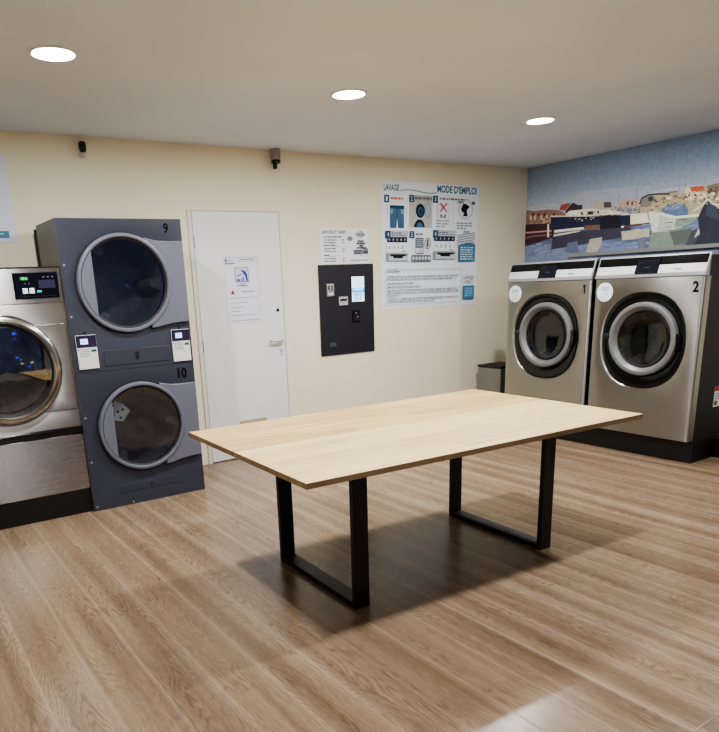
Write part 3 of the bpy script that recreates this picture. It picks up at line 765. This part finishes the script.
p.small((140, 144, 150), .60, .885, .97, .035, 77)
wall_print(p, 'price_sign', -2.690, 1.626, 'white price list sign directly above the black payment terminal', 'sign', M['poster'])
# instructions
p = Print(1.255, 1.152, PAPER)
p.warp = lambda u, v: (u-.030*math.sin(PI*u), v-.014*min(1, max(0, (.66-v)/.2)))
p.text((74, 118, 136), 'LAVAGE', .02, .04, .18, .088, .03)
pts = [(.19+.38*i/30, .083-.008*math.sin(i/30*2*PI*.95)) for i in range(31)]; p.line((84, 100, 112), pts, .007)
p.text((66, 116, 142), "MODE D'EMPLOI", .575, .022, .975, .083, .035)
def sq(n_, u, v): p.rect(NAVY, u, v, u+.052, v+.056); p.text((226, 236, 240), str(n_), u+.017, v+.011, u+.035, v+.045)
# photo panels first, numbers on top of them
p.rect((192, 190, 184), .285, .112, .525, .365); p.rect((176, 176, 174), .285, .112, .525, .155)
p.rect((84, 118, 146), .082, .198, .232, .372, (66, 100, 130)); p.rect((38, 66, 96), .082, .198, .232, .222)
p.poly(PAPER, [(.150, .375), (.168, .375), (.160, .30)]); p.line((32, 60, 90), [(.158, .222), (.157, .30)], .007)
p.poly((130, 164, 186), [(.088, .226), (.118, .226), (.112, .26), (.088, .266)]); p.poly((130, 164, 186), [(.226, .226), (.196, .226), (.202, .26), (.226, .266)])
for s_ in (-1, 1): p.line((150, 160, 168), [(.157+s_*.09, .21), (.157+s_*.105, .24), (.157+s_*.095, .28)], .004)
p.ring((150, 160, 166), .478, .225, .032, .008, r2=.062); p.disc((178, 192, 202), .478, .225, .022, .05)
p.disc((24, 28, 38), .402, .232, .047, .055); p.disc((62, 96, 124), .404, .236, .030, .036); p.poly((40, 62, 84), [(.38, .24), (.41, .215), (.43, .245), (.40, .265)])
p.disc((26, 28, 36), .395, .362, .054, .062, a0=0, a1=PI); p.disc((70, 116, 150), .398, .363, .034, .040, a0=0, a1=PI); p.poly((24, 26, 34), [(.338, .345), (.352, .33), (.362, .362), (.34, .362)])
for u, v, n_ in ((.022, .122, 1), (.284, .112, 2), (.530, .108, 3), (.030, .398, 4), (.288, .394, 5), (.536, .384, 6)): sq(n_, u, v)
p.small((196, 120, 104), .09, .137, .225, .020, 11); p.small((104, 110, 116), .345, .127, .515, .020, 12); p.small((110, 122, 130), .60, .122, .86, .018, 13)
p.frame((216, 176, 174), .575, .175, .695, .335, .003); p.frame((222, 190, 186), .583, .168, .612, .30, .002)
p.line((178, 62, 70), [(.605, .165), (.672, .232)], .013); p.line((178, 62, 70), [(.672, .165), (.605, .232)], .013)
p.disc((60, 62, 70), .615, .263, .008); p.disc((60, 62, 70), .655, .263, .008); p.rect((90, 92, 98), .605, .272, .668, .279)
for k in range(3): p.small((140, 160, 172), .565, .302+.022*k, .70-.02*k, .012, 21+k)
p.line((176, 190, 196), [(.735, .15), (.735, .37)], .004)
p.ring((176, 180, 184), .862, .205, .075, .006); p.poly((22, 22, 26), [(.815, .205), (.835, .165), (.86, .160), (.905, .185), (.880, .205), (.875, .225), (.885, .262), (.838, .262), (.850, .235), (.828, .228)])
p.small((90, 96, 102), .78, .142, .84, .02, 31); p.rect((90, 96, 102), .925, .14, .955, .165)
for k in range(3): p.small((130, 138, 146), .775, .315+.022*k, .93-.05*(k == 2), .012, 33+k)
def machine(u, v, s_):
    p.rect((188, 192, 196), u, v, u+.235, v+.048); p.small((104, 110, 116), u+.06, v+.012, u+.16, .014, s_); p.small((120, 122, 128), u+.06, v+.03, u+.2, .010, s_+5)
    p.rect((44, 40, 66), u+.012, v+.048, u+.225, v+.088)
    for k in range(5): p.disc((170, 172, 190), u+.035+.042*k, v+.068, .008)
    p.rect((236, 238, 240), u+.005, v+.088, u+.23, v+.165)
    for k in range(4): p.rect((120, 124, 132), u+.035+.045*k, v+.115, u+.045+.045*k, v+.137)
    p.rect((150, 154, 158), u+.17, v+.15, u+.21, v+.158)
    p.rect((150, 154, 156), u, v+.170, u+.235, v+.228); p.rect((196, 200, 202), u+.03, v+.188, u+.235, v+.222)
    p.poly((30, 32, 38), [(u+.045, v+.176), (u+.215, v+.176), (u+.215, v+.188), (u+.18, v+.192), (u+.175, v+.205), (u+.08, v+.205), (u+.075, v+.192), (u+.045, v+.19)])
machine(.036, .394, 51); machine(.532, .382, 61)
for u, v, n_ in ((.030, .394, 4), (.532, .382, 6)): sq(n_, u, v)
p.small((104, 110, 116), .35, .408, .42, .018, 71)
p.rect((116, 124, 132), .350, .445, .432, .520); p.frame((70, 78, 86), .350, .445, .432, .565, .004); p.rect((200, 206, 210), .385, .53, .43, .562)
for k in range(4): p.line((200, 206, 210), [(.352, .458+.016*k), (.43, .458+.016*k)], .003)
p.ring((90, 98, 106), .476, .487, .033, .005, r2=.042); p.text((60, 66, 74), '1', .469, .462, .483, .512); p.line((120, 128, 134), [(.432, .55), (.50, .545)], .003); p.line((150, 156, 160), [(.318, .47), (.318, .545)], .003)
p.rect((112, 116, 124), .305, .575, .508, .626)
for k in range(6): p.disc((206, 210, 214), .324+.033*k, .600, .012)
for k in range(5): p.line((104, 112, 120), [(.775, .425+.019*k), (.85, .412+.019*k), (.96, .398+.019*k)], .0055)
p.small((104, 110, 116), .84, .385, .91, .014, 81)
p.poly((76, 122, 156), [(.79, .63), (.965, .625), (.965, .492), (.875, .478), (.79, .505)])
for k in range(6): p.small((214, 230, 240), .815, .515+.018*k, .945, .010, 83+k)
p.frame((150, 168, 178), .028, .682, .832, .968, .0025); p.rect(PAPER, .035, .672, .19, .70); p.text((92, 110, 122), 'CONSEILS', .042, .676, .172, .702, .02)
for k, (v, u1) in enumerate(((.735, .80), (.757, .74), (.790, .33), (.818, .40), (.845, .80), (.867, .80), (.889, .18), (.915, .80), (.937, .56))): p.small((138, 145, 152), .045, v, u1, .011, 101+k)
p.text((96, 112, 122), 'LAVAGE', .852, .745, .958, .772); p.line((90, 128, 150), [(.86, .80), (.885, .785), (.905, .802), (.93, .78), (.955, .79)], .006); p.line((110, 150, 172), [(.87, .815), (.90, .805), (.94, .812)], .005)
p.rect((74, 120, 154), .845, .832, .965, .948); p.rect((82, 138, 176), .857, .845, .953, .935)
for k in range(4): p.small((150, 190, 214), .867, .853+.02*k, .945, .012, 121+k)
wall_print(p, 'instruction_poster', -2.000, 1.199, "large white washing instructions poster headed MODE D'EMPLOI", 'poster', M['poster']).rotation_euler = (0, .013, 0)
# neighbour poster cut by the left edge of the picture
p = Print(1.10, .56, (218, 224, 232)); p.rect((70, 130, 156), .80, .86, .955, .945); p.small((200, 226, 236), .82, .885, .93, .02, 3)
p.text((74, 118, 136), 'SECHAGE', .03, .05, .3, .14); p.rect((190, 198, 206), .05, .2, .30, .6); p.rect((190, 198, 206), .36, .2, .6, .6); p.rect((176, 190, 204), .66, .2, .9, .6); p.frame((160, 172, 182), .03, .68, .74, .95, .003)
for k in range(5): p.small((120, 128, 136), .05, .71+.045*k, .70, .02, 200+k)
wall_print(p, 'wall_poster', -6.318, 1.827, 'white poster above the steel dryer, cut by the left edge', 'poster', M['poster'])
# notice on the door
p = Print(.318, .54, (226, 228, 236), .001)
p.frame((150, 152, 176), .0, .0, 1.0, .995, .006)
p.rect((120, 124, 170), .03, .085, .30, .105); p.poly((130, 134, 180), [(.03, .08), (.03, .03), (.09, .012), (.11, .07)]); p.small((140, 144, 186), .12, .045, .28, .02, 5)
p.frame((150, 152, 170), .38, .012, .97, .068, .008); p.small((96, 98, 120), .46, .032, .88, .018, 6)
p.rect((206, 212, 240), .30, .155, .70, .375); p.frame((70, 76, 150), .30, .155, .70, .375, .016)
p.poly((64, 70, 140), [(.52, .21), (.60, .20), (.655, .26), (.675, .36), (.62, .36), (.60, .29), (.55, .25)]); p.disc((64, 70, 140), .515, .205, .03); p.poly((96, 102, 170), [(.33, .36), (.36, .32), (.44, .33), (.45, .36)]); p.line((80, 86, 156), [(.345, .28), (.43, .27), (.50, .255)], .008); p.poly((130, 136, 196), [(.46, .36), (.50, .30), (.56, .29), (.58, .36)])
p.small((90, 94, 140), .42, .395, .58, .016, 8); p.small((90, 94, 140), .34, .418, .66, .020, 9)
p.poly((176, 84, 88), [(.13, .548), (.26, .548), (.195, .478)]); p.poly((110, 60, 90), [(.165, .54), (.225, .54), (.195, .505)]); p.small((190, 120, 120), .46, .508, .84, .018, 10)
for k, (v, u1) in enumerate(((.60, .95), (.675, .62), (.74, .50), (.80, .36), (.865, .80), (.945, .92))): p.small((150, 152, 170), .10, v, u1, .012, 20+k)
wall_print(p, 'door_notice', -3.650, 1.165, 'white paper notice with blue pictogram taped to the white door', 'notice', M['paper'], -.0028)

# ------------------------------------------------------------------ mural of a fishing harbour on the right wall
MURAL = [
('p',(158,162,172),[(-0.997,2.119),(-1.055,2.192),(-1.134,2.189),(-1.169,2.138),(-1.279,2.112),(-1.343,2.072),(-1.317,2.029),(-1.003,2.051)],0),
('p',(150,156,170),[(-0.423,2.148),(-0.655,2.223),(-0.881,2.212),(-1.146,2.204),(-1.396,2.18),(-1.408,2.06),(-0.429,2.061)],0),
('p',(128,96,88),[(0.095,2.123),(-0.112,2.105),(-0.274,2.102),(-0.414,2.082),(-0.502,2.04),(-0.509,1.946),(0.088,1.987)],0),
('p',(150,66,58),[(-0.423,2.082),(-0.445,2.126),(-0.521,2.133),(-0.565,2.132),(-0.5,2.067)],0),
('p',(58,46,56),[(-0.501,2.06),(-0.547,2.108),(-0.587,2.132),(-0.646,2.103),(-0.698,2.1),(-0.701,2.052),(-0.512,2.023)],0),
('p',(182,160,138),[(-0.05,2.066),(-0.076,2.065),(-0.078,2.014),(-0.052,2.015)],0),
('p',(182,160,138),[(-0.105,2.06),(-0.131,2.059),(-0.134,2.009),(-0.108,2.01)],0),
('p',(182,160,138),[(-0.188,2.052),(-0.213,2.051),(-0.216,2.001),(-0.191,2.002)],0),
('p',(182,160,138),[(-0.26,2.045),(-0.285,2.043),(-0.288,1.994),(-0.263,1.995)],0),
('p',(182,160,138),[(-0.322,2.038),(-0.347,2.037),(-0.35,1.988),(-0.325,1.989)],0),
('p',(182,160,138),[(-0.375,2.033),(-0.399,2.032),(-0.402,1.983),(-0.378,1.984)],0),
('p',(84,54,54),[(-0.072,2.087),(-0.106,2.087),(-0.108,2.053),(-0.074,2.054)],0),
('p',(84,54,54),[(-0.15,2.079),(-0.183,2.079),(-0.185,2.045),(-0.152,2.046)],0),
('p',(84,54,54),[(-0.226,2.071),(-0.258,2.071),(-0.26,2.038),(-0.228,2.038)],0),
('p',(84,54,54),[(-0.347,2.059),(-0.378,2.058),(-0.38,2.026),(-0.349,2.026)],0),
('p',(172,138,126),[(-1.098,2.06),(-1.151,2.088),(-1.297,2.081),(-1.326,2.015),(-1.118,2.011)],0),
('p',(92,70,72),[(-1.183,2.073),(-1.202,2.072),(-1.205,2.039),(-1.186,2.04)],0),
('p',(92,70,72),[(-1.23,2.068),(-1.248,2.067),(-1.251,2.034),(-1.233,2.035)],0),
('p',(92,70,72),[(-1.268,2.063),(-1.286,2.063),(-1.29,2.03),(-1.271,2.03)],0),
('p',(168,154,124),[(-1.319,2.003),(-1.356,2.089),(-1.457,2.096),(-1.598,2.098),(-1.709,2.084),(-1.733,2.111),(-1.903,2.107),(-2.014,2.116),(-2.063,2.121),(-2.095,1.859),(-1.326,1.937)],0),
('p',(206,192,160),[(-1.732,2.056),(-1.732,2.117),(-1.778,2.121),(-1.789,2.086),(-1.921,2.059),(-1.927,2.008),(-1.743,2.018)],0),
('p',(192,84,56),[(-1.772,2.122),(-1.889,2.116),(-1.907,2.073),(-1.789,2.083)],0),
('p',(126,108,84),[(-1.915,2.111),(-2.013,2.122),(-2.063,2.126),(-2.071,2.062),(-1.933,2.065)],0),
('p',(96,84,68),[(-1.92,2.069),(-2.019,2.071),(-2.022,2.044),(-1.949,2.039)],0),
('p',(150,128,92),[(-1.614,2.077),(-1.697,2.075),(-1.728,2.032),(-1.633,2.036)],0),
('p',(88,76,66),[(-1.643,2.065),(-1.66,2.064),(-1.662,2.045),(-1.645,2.046)],0),
('p',(88,76,66),[(-1.677,2.065),(-1.694,2.065),(-1.696,2.046),(-1.679,2.047)],0),
('p',(88,76,66),[(-1.765,2.064),(-1.781,2.064),(-1.783,2.045),(-1.767,2.046)],0),
('p',(88,76,66),[(-1.818,2.06),(-1.834,2.06),(-1.836,2.041),(-1.82,2.042)],0),
('p',(88,76,66),[(-1.87,2.056),(-1.886,2.055),(-1.888,2.037),(-1.873,2.038)],0),
('p',(88,76,66),[(-1.949,2.092),(-1.964,2.091),(-1.967,2.073),(-1.951,2.073)],0),
('p',(88,76,66),[(-1.993,2.095),(-2.008,2.094),(-2.01,2.077),(-1.995,2.077)],0),
('p',(88,76,66),[(-1.988,2.025),(-2.004,2.024),(-2.006,2.006),(-1.991,2.007)],0),
('p',(88,76,66),[(-1.461,2.058),(-1.478,2.057),(-1.48,2.037),(-1.463,2.038)],0),
('p',(88,76,66),[(-1.518,2.057),(-1.535,2.056),(-1.537,2.037),(-1.52,2.038)],0),
('p',(88,76,66),[(-1.824,2.009),(-1.84,2.008),(-1.842,1.989),(-1.826,1.99)],0),
('p',(88,76,66),[(-1.876,2.007),(-1.892,2.007),(-1.894,1.988),(-1.878,1.989)],0),
('p',(226,214,184),[(-1.374,2.055),(-1.412,2.054),(-1.414,2.035),(-1.376,2.037)],0),
('p',(226,214,184),[(-1.574,2.063),(-1.61,2.062),(-1.612,2.043),(-1.576,2.045)],0),
('p',(226,214,184),[(-1.782,2.032),(-1.816,2.031),(-1.818,2.013),(-1.784,2.014)],0),
('p',(226,214,184),[(-1.899,2.036),(-1.932,2.035),(-1.934,2.017),(-1.901,2.019)],0),
('p',(226,214,184),[(-1.96,2.052),(-1.993,2.052),(-1.995,2.034),(-1.962,2.035)],0),
('p',(226,214,184),[(-2.003,2.005),(-2.036,2.005),(-2.038,1.987),(-2.005,1.988)],0),
('p',(226,214,184),[(-1.847,2.032),(-1.881,2.032),(-1.883,2.014),(-1.849,2.015)],0),
('p',(84,93,118),[(-0.023,1.962),(-0.442,1.876),(-1.125,1.863),(-1.72,1.76),(-2.059,1.739),(-2.384,1.72),(-2.429,1.37),(-0.051,1.454)],0),
('p',(102,114,144),[(-0.034,1.757),(-0.45,1.758),(-0.918,1.771),(-1.347,1.685),(-1.37,1.452),(-0.051,1.454)],0),
('l',(132,128,128),[(-1.68,2.161),(-1.69,2.074)],0.004),
('l',(132,128,128),[(-1.727,2.167),(-1.734,2.105)],0.004),
('l',(132,128,128),[(-1.272,2.177),(-1.285,2.046)],0.004),
('l',(132,128,128),[(-1.089,2.162),(-1.099,2.054)],0.004),
('p',(122,118,108),[(-1.324,2.035),(-1.341,2.085),(-1.402,2.099),(-1.458,2.087),(-1.462,2.051),(-1.408,2.006),(-1.326,2.008)],0),
('l',(52,46,46),[(-1.316,2.036),(-1.334,2.086),(-1.395,2.104),(-1.5,2.1),(-1.6,2.085)],0.012),
('p',(66,60,58),[(-1.393,2.085),(-1.443,2.089),(-1.447,2.053),(-1.407,2.045)],0),
('p',(214,204,172),[(-1.135,1.967),(-1.399,1.947),(-1.431,1.867),(-1.427,1.851),(-1.18,1.855),(-1.151,1.9)],0),
('p',(96,58,40),[(-1.176,1.868),(-1.428,1.864),(-1.43,1.845),(-1.181,1.846)],0),
('p',(232,224,200),[(-1.14,1.915),(-1.165,1.913),(-1.179,1.81),(-1.152,1.812)],0),
('p',(168,178,160),[(-1.408,1.977),(-1.449,1.965),(-1.531,1.931),(-1.677,1.883),(-1.871,1.881),(-1.847,1.828),(-1.741,1.797),(-1.604,1.778),(-1.467,1.774),(-1.437,1.86)],0),
('p',(124,140,124),[(-1.677,1.883),(-1.871,1.881),(-1.847,1.828),(-1.741,1.797),(-1.673,1.788)],0),
('p',(196,204,188),[(-1.408,1.977),(-1.449,1.965),(-1.517,1.933),(-1.518,1.78),(-1.467,1.774),(-1.437,1.86)],0),
('p',(196,178,128),[(-1.463,1.785),(-1.603,1.789),(-1.74,1.805),(-1.741,1.794),(-1.604,1.776),(-1.467,1.772)],0),
('p',(86,106,142),[(-1.528,1.959),(-1.588,1.999),(-1.664,2.0),(-1.747,1.981),(-1.778,1.943),(-1.787,1.89),(-1.675,1.894),(-1.574,1.927)],0),
('p',(108,126,158),[(-1.588,1.996),(-1.664,1.997),(-1.734,1.98),(-1.669,1.949),(-1.585,1.958)],0),
('l',(222,212,178),[(-1.511,1.938),(-1.59,1.91),(-1.676,1.885),(-1.785,1.883),(-1.88,1.883)],0.02),
('p',(36,35,66),[(-0.328,2.028),(-1.116,1.964),(-1.233,1.958),(-1.242,1.866),(-1.126,1.858),(-0.949,1.852),(-0.743,1.883),(-0.376,1.88),(-0.334,1.935)],0),
('l',(196,188,168),[(-0.328,2.028),(-0.751,1.991),(-1.233,1.956)],0.012),
('p',(196,190,170),[(-0.511,2.031),(-0.554,2.058),(-0.777,2.055),(-0.824,2.064),(-0.963,2.042),(-1.114,1.991),(-1.218,1.968),(-1.219,1.958),(-0.521,2.014)],0),
('p',(158,152,138),[(-0.79,2.054),(-0.797,2.081),(-0.823,2.109),(-0.927,2.115),(-1.033,2.097),(-1.072,2.016),(-0.934,2.028)],0),
('p',(226,218,196),[(-0.52,2.03),(-0.554,2.056),(-0.65,2.053),(-0.653,2.009)],0),
('p',(74,68,70),[(-0.94,2.095),(-1.019,2.088),(-1.029,2.038),(-0.951,2.044)],0),
('p',(52,46,52),[(-0.764,2.031),(-0.83,2.026),(-0.835,1.995),(-0.769,1.999)],0),
('p',(60,52,54),[(-0.69,2.031),(-0.713,2.03),(-0.718,2.005),(-0.695,2.006)],0),
('p',(60,52,54),[(-0.873,2.024),(-0.895,2.023),(-0.9,1.999),(-0.878,2.0)],0),
('p',(112,78,62),[(-0.739,1.904),(-0.945,1.893),(-1.008,1.875),(-0.934,1.853),(-0.761,1.863)],0),
('p',(202,196,176),[(-0.945,1.966),(-0.961,1.965),(-0.965,1.91),(-0.95,1.911)],0),
('p',(30,28,40),[(-0.91,1.979),(-1.135,1.964),(-1.149,1.817),(-0.923,1.825)],0),
('p',(58,32,42),[(0.088,1.98),(-0.327,1.96),(-0.38,1.874),(-0.363,1.816),(0.076,1.756)],0),
('l',(164,122,122),[(0.083,1.894),(-0.143,1.891),(-0.35,1.885)],0.016),
('l',(120,80,84),[(0.081,1.843),(-0.145,1.851),(-0.352,1.849)],0.016),
('p',(206,196,176),[(-0.289,1.956),(-0.312,1.954),(-0.32,1.824),(-0.297,1.826)],0),
('p',(206,198,176),[(-0.383,1.89),(-0.735,1.889),(-0.737,1.868),(-0.384,1.865)],0),
('p',(186,178,158),[(-0.378,1.847),(-0.697,1.861),(-0.698,1.845),(-0.38,1.827)],0),
('p',(58,54,72),[(-0.363,1.821),(-0.746,1.854),(-1.01,1.849),(-1.244,1.843),(-1.251,1.767),(-1.019,1.747),(-0.675,1.719),(-0.353,1.7)],0),
('p',(156,148,138),[(-0.816,1.768),(-0.955,1.777),(-0.946,1.701),(-0.905,1.638),(-0.778,1.646)],0),
('p',(84,92,120),[(-0.556,1.754),(-0.672,1.759),(-0.697,1.651),(-0.529,1.661)],0),
('p',(170,160,140),[(-1.152,1.812),(-1.442,1.815),(-1.44,1.742),(-1.315,1.732),(-1.173,1.729)],0),
('p',(98,104,128),[(-1.33,1.737),(-1.405,1.745),(-1.401,1.626),(-1.34,1.629)],0),
('p',(112,126,110),[(-1.454,1.767),(-1.633,1.772),(-1.809,1.788),(-1.835,1.674),(-1.649,1.623),(-1.441,1.603)],0),
('p',(84,92,84),[(-1.634,1.766),(-1.823,1.781),(-1.862,1.672),(-1.688,1.646)],0),
('p',(66,68,76),[(-1.832,1.761),(-1.902,1.78),(-1.906,1.631),(-1.787,1.627)],0),
('p',(178,168,142),[(-1.89,1.775),(-1.919,1.773),(-1.908,1.73),(-1.859,1.697)],0),
('p',(42,46,60),[(-1.943,2.004),(-2.037,1.918),(-2.146,1.842),(-2.177,1.589),(-1.854,1.628),(-1.909,1.724),(-1.874,1.854),(-1.899,1.925)],0),
('p',(56,62,80),[(-1.944,1.994),(-2.038,1.91),(-2.048,1.827),(-1.943,1.874)],0),
('l',(208,196,164),[(-1.829,1.92),(-1.883,1.948),(-1.918,1.979),(-1.943,2.007)],0.022),
('l',(208,196,164),[(-1.943,2.007),(-1.996,1.958),(-2.086,1.931)],0.016),
]

def build_mural():
    y_end, z0, z1 = -3.9, 1.50, H-.002
    W_, H_ = -y_end, z1-z0
    p = Print(W_, H_, (104, 116, 146), .002, .00008)
    uv = lambda y, z: (min(max(-y/W_, .0008), .9992), min(max((z1-z)/H_, .001), .999))
    zt = [z1, 2.36, 2.22, 2.12, 2.03]; cols = [(112, 128, 150), (120, 136, 157), (134, 148, 166), (150, 157, 168), (162, 164, 168)]
    for a_, b_, c0, c1 in zip(zt, zt[1:], cols, cols[1:]):
        (u0, v0), (u1, v1) = uv(-.0, a_), uv(y_end, b_); p.rect(c0, u0, v0, u1, v1, c1)
    rr = random.Random(11)
    for k in range(60):                                   # faint cloud streaks
        y_, z_ = -rr.uniform(.05, 3.2), rr.uniform(2.03, 2.14); a_, b_ = rr.uniform(.05, .22), rr.uniform(.006, .022); g = rr.uniform(-6, 10)
        p.poly((156+g, 160+g, 168+g), [uv(y_+a_*math.cos(t_*PI/6), z_+b_*math.sin(t_*PI/6)) for t_ in range(12)], layer=k % 6 == 0)
    for n_, (kind, c, pts, wd) in enumerate(MURAL):
        c = tuple(.86*v_+.14*sum(c)/3 for v_ in c)
        if n_ == 27:                                      # the crowded far shore and the rippled water
            for k in range(260):
                y_ = -rr.uniform(.02, 2.4); z_ = rr.uniform(1.955, 2.0+.075*min(1, -y_/1.6)); g = rr.choice((-50, -30, 0, 20, 36))
                a_, b_ = rr.uniform(.008, .03), rr.uniform(.006, .022); q = (150+g, 132+g, 112+g)
                p.poly(q, [uv(y_, z_), uv(y_-a_, z_), uv(y_-a_, z_+b_), uv(y_, z_+b_)], layer=k % 60 == 0)
        if n_ == 60:
            for k in range(240):
                y_ = -rr.uniform(.02, 2.4); z_ = rr.uniform(1.62, 1.86); g = rr.choice((-34, -18, 14, 30))
                a_ = rr.uniform(.02, .11); q = (112+g, 122+g, 146+g)
                p.poly(q, [uv(y_, z_), uv(y_-a_, z_-.002), uv(y_-a_*.9, z_+.005), uv(y_-a_*.2, z_+.006)], layer=k % 60 == 0)
        q = [uv(*t_) for t_ in pts]
        if kind == 'p': p.poly(c, q)
        else: p.line(c, q, wd)
    for k in range(170):
        y_ = -rr.uniform(.55, 2.15); z_ = rr.uniform(1.93, 2.02)+.03*min(1, -y_/2); a_, b_ = rr.uniform(.006, .024), rr.uniform(.005, .014); g = rr.choice((-70, -40, 0, 14, 24))
        q = (176+g, 162+g, 138+g); p.poly(q, [uv(y_, z_), uv(y_-a_, z_), uv(y_-a_, z_+b_), uv(y_, z_+b_*.8)], layer=k % 60 == 0)
    # the quay beyond the frame
    for c_, q_ in (((188, 174, 142), [(-2.2, 1.98), (-2.2, 2.13), (-2.5, 2.16), (-2.9, 2.13), (-3.3, 2.10), (-3.9, 2.07), (-3.9, 1.98)]),
                   ((176, 92, 68), [(-2.55, 2.10), (-2.58, 2.16), (-2.82, 2.15), (-2.85, 2.09)]), ((120, 104, 84), [(-3.1, 2.0), (-3.1, 2.08), (-3.4, 2.07), (-3.4, 2.0)]),
                   ((42, 46, 60), [(-2.2, 1.98), (-2.45, 1.93), (-2.75, 1.90), (-3.05, 1.92), (-3.02, 1.80), (-2.9, 1.72), (-2.3, 1.68), (-2.15, 1.75)]),
                   ((206, 198, 172), [(-2.42, 1.935), (-2.46, 2.03), (-2.7, 2.03), (-2.74, 1.905)]), ((60, 60, 70), [(-2.5, 1.97), (-2.5, 2.01), (-2.64, 2.01), (-2.64, 1.965)]),
                   ((64, 68, 84), [(-2.2, 1.68), (-2.9, 1.715), (-2.95, 1.62), (-2.5, 1.58), (-2.2, 1.6)]), ((150, 158, 168), [(-3.2, 1.94), (-3.7, 1.93), (-3.64, 1.82), (-3.28, 1.81)])):
        p.poly(c_, [uv(*t_) for t_ in q_])
    for k in range(5): p.line((208, 196, 166), [uv(-2.25-.16*k, 1.965-.012*k), uv(-2.41-.16*k, 1.953-.012*k)], .010)
    o = p.build('wall_mural', M['mural']); o.rotation_euler = (0, 0, -PI/2); o.location = (-.0055-.0025, -.0005, z0)
    return tag(o, 'printed harbour photo mural of moored boats on the right wall', 'mural')
build_mural()

# ------------------------------------------------------------------ cameras near the ceiling
c1 = thing('security_camera', 'small black sensor on a white base high above the dryers', 'camera', (-4.702, 0, 2.42))
b = MB().prism_x([(-.001, -.02), (-.001, .075), (-.014, .075), (-.03, .03), (-.03, -.02)], -.020, .020); obj('wall_bracket', b, M['cam_white'], c1, .004)
b = MB(); b.lathe_z([(.004, .0), (.022, .008), (.026, .030), (.026, .060), (.020, .072)], 0, -.055, 24, True, True); obj('camera_body', b, M['gloss'], c1)
b = MB(); b.lathe_z([(.006, -.026), (.013, -.018), (.014, .001)], 0, -.055, 20, True, True); obj('lens', b, M['cam_white'], c1)
c2 = thing('security_camera', 'grey and black dome camera high above the white door', 'camera', (-3.135, 0, 2.43))
b = MB().lathe_z([(.040, .04), (.040, .105)], 0, -.062, 28, True, True); b.lathe_z([(.036, .022), (.036, .0395)], 0, -.062, 28, True, True); obj('camera_mount', b, plain('grey camera plastic', (150, 146, 142), .45), c2)
b = MB().box(-.020, .020, -.024, -.001, .05, .1); obj('wall_bracket', b, M['cam_white'], c2, .003)
b = MB(); b.lathe_z([(.036, .021), (.040, .010), (.038, -.002), (.018, -.010)], 0, -.062, 28, True, True); obj('dome', b, M['gloss'], c2)
b = MB(); b.lathe_z([(.004, -.050), (.017, -.046), (.020, -.0105)], -.012, -.066, 20, True, True); obj('lens', b, M['gloss'], c2)

# ------------------------------------------------------------------ world and camera
wd = bpy.data.worlds.new('night'); SC.world = wd; wd.use_nodes = True
wd.node_tree.nodes['Background'].inputs[0].default_value = (.02, .03, .06, 1); wd.node_tree.nodes['Background'].inputs[1].default_value = .3
cam = bpy.data.cameras.new('camera'); co = bpy.data.objects.new('camera', cam); COL.objects.link(co)
yaw, pitch, roll, f_px, px, py = (-0.56036, -0.28457, -0.04639, 680.36045, 312.49841, 484.28409)
cy, sy, cp_, sp, cr_, sr = math.cos(yaw), math.sin(yaw), math.cos(pitch), math.sin(pitch), math.cos(roll), math.sin(roll)
fwd = Vector((-sy*cp_, cy*cp_, sp)); rt = Vector((cy, sy, 0)); upv = rt.cross(fwd)
r2 = rt*cr_+upv*sr; u2 = -rt*sr+upv*cr_
m = Matrix((( r2.x, u2.x, -fwd.x, -6.2338), (r2.y, u2.y, -fwd.y, -5.3349), (r2.z, u2.z, -fwd.z, 1.4536), (0, 0, 0, 1)))
co.matrix_world = m
cam.sensor_fit = 'HORIZONTAL'; cam.sensor_width = 36; cam.lens = f_px/719*36
cam.shift_x = (359.5-px)/719; cam.shift_y = (py-366)/719; cam.clip_start = .02
SC.camera = co
SC.view_settings.view_transform = 'AgX'; SC.view_settings.look = 'AgX - Medium High Contrast'; SC.view_settings.exposure = 2.38; SC.view_settings.gamma = 1.0
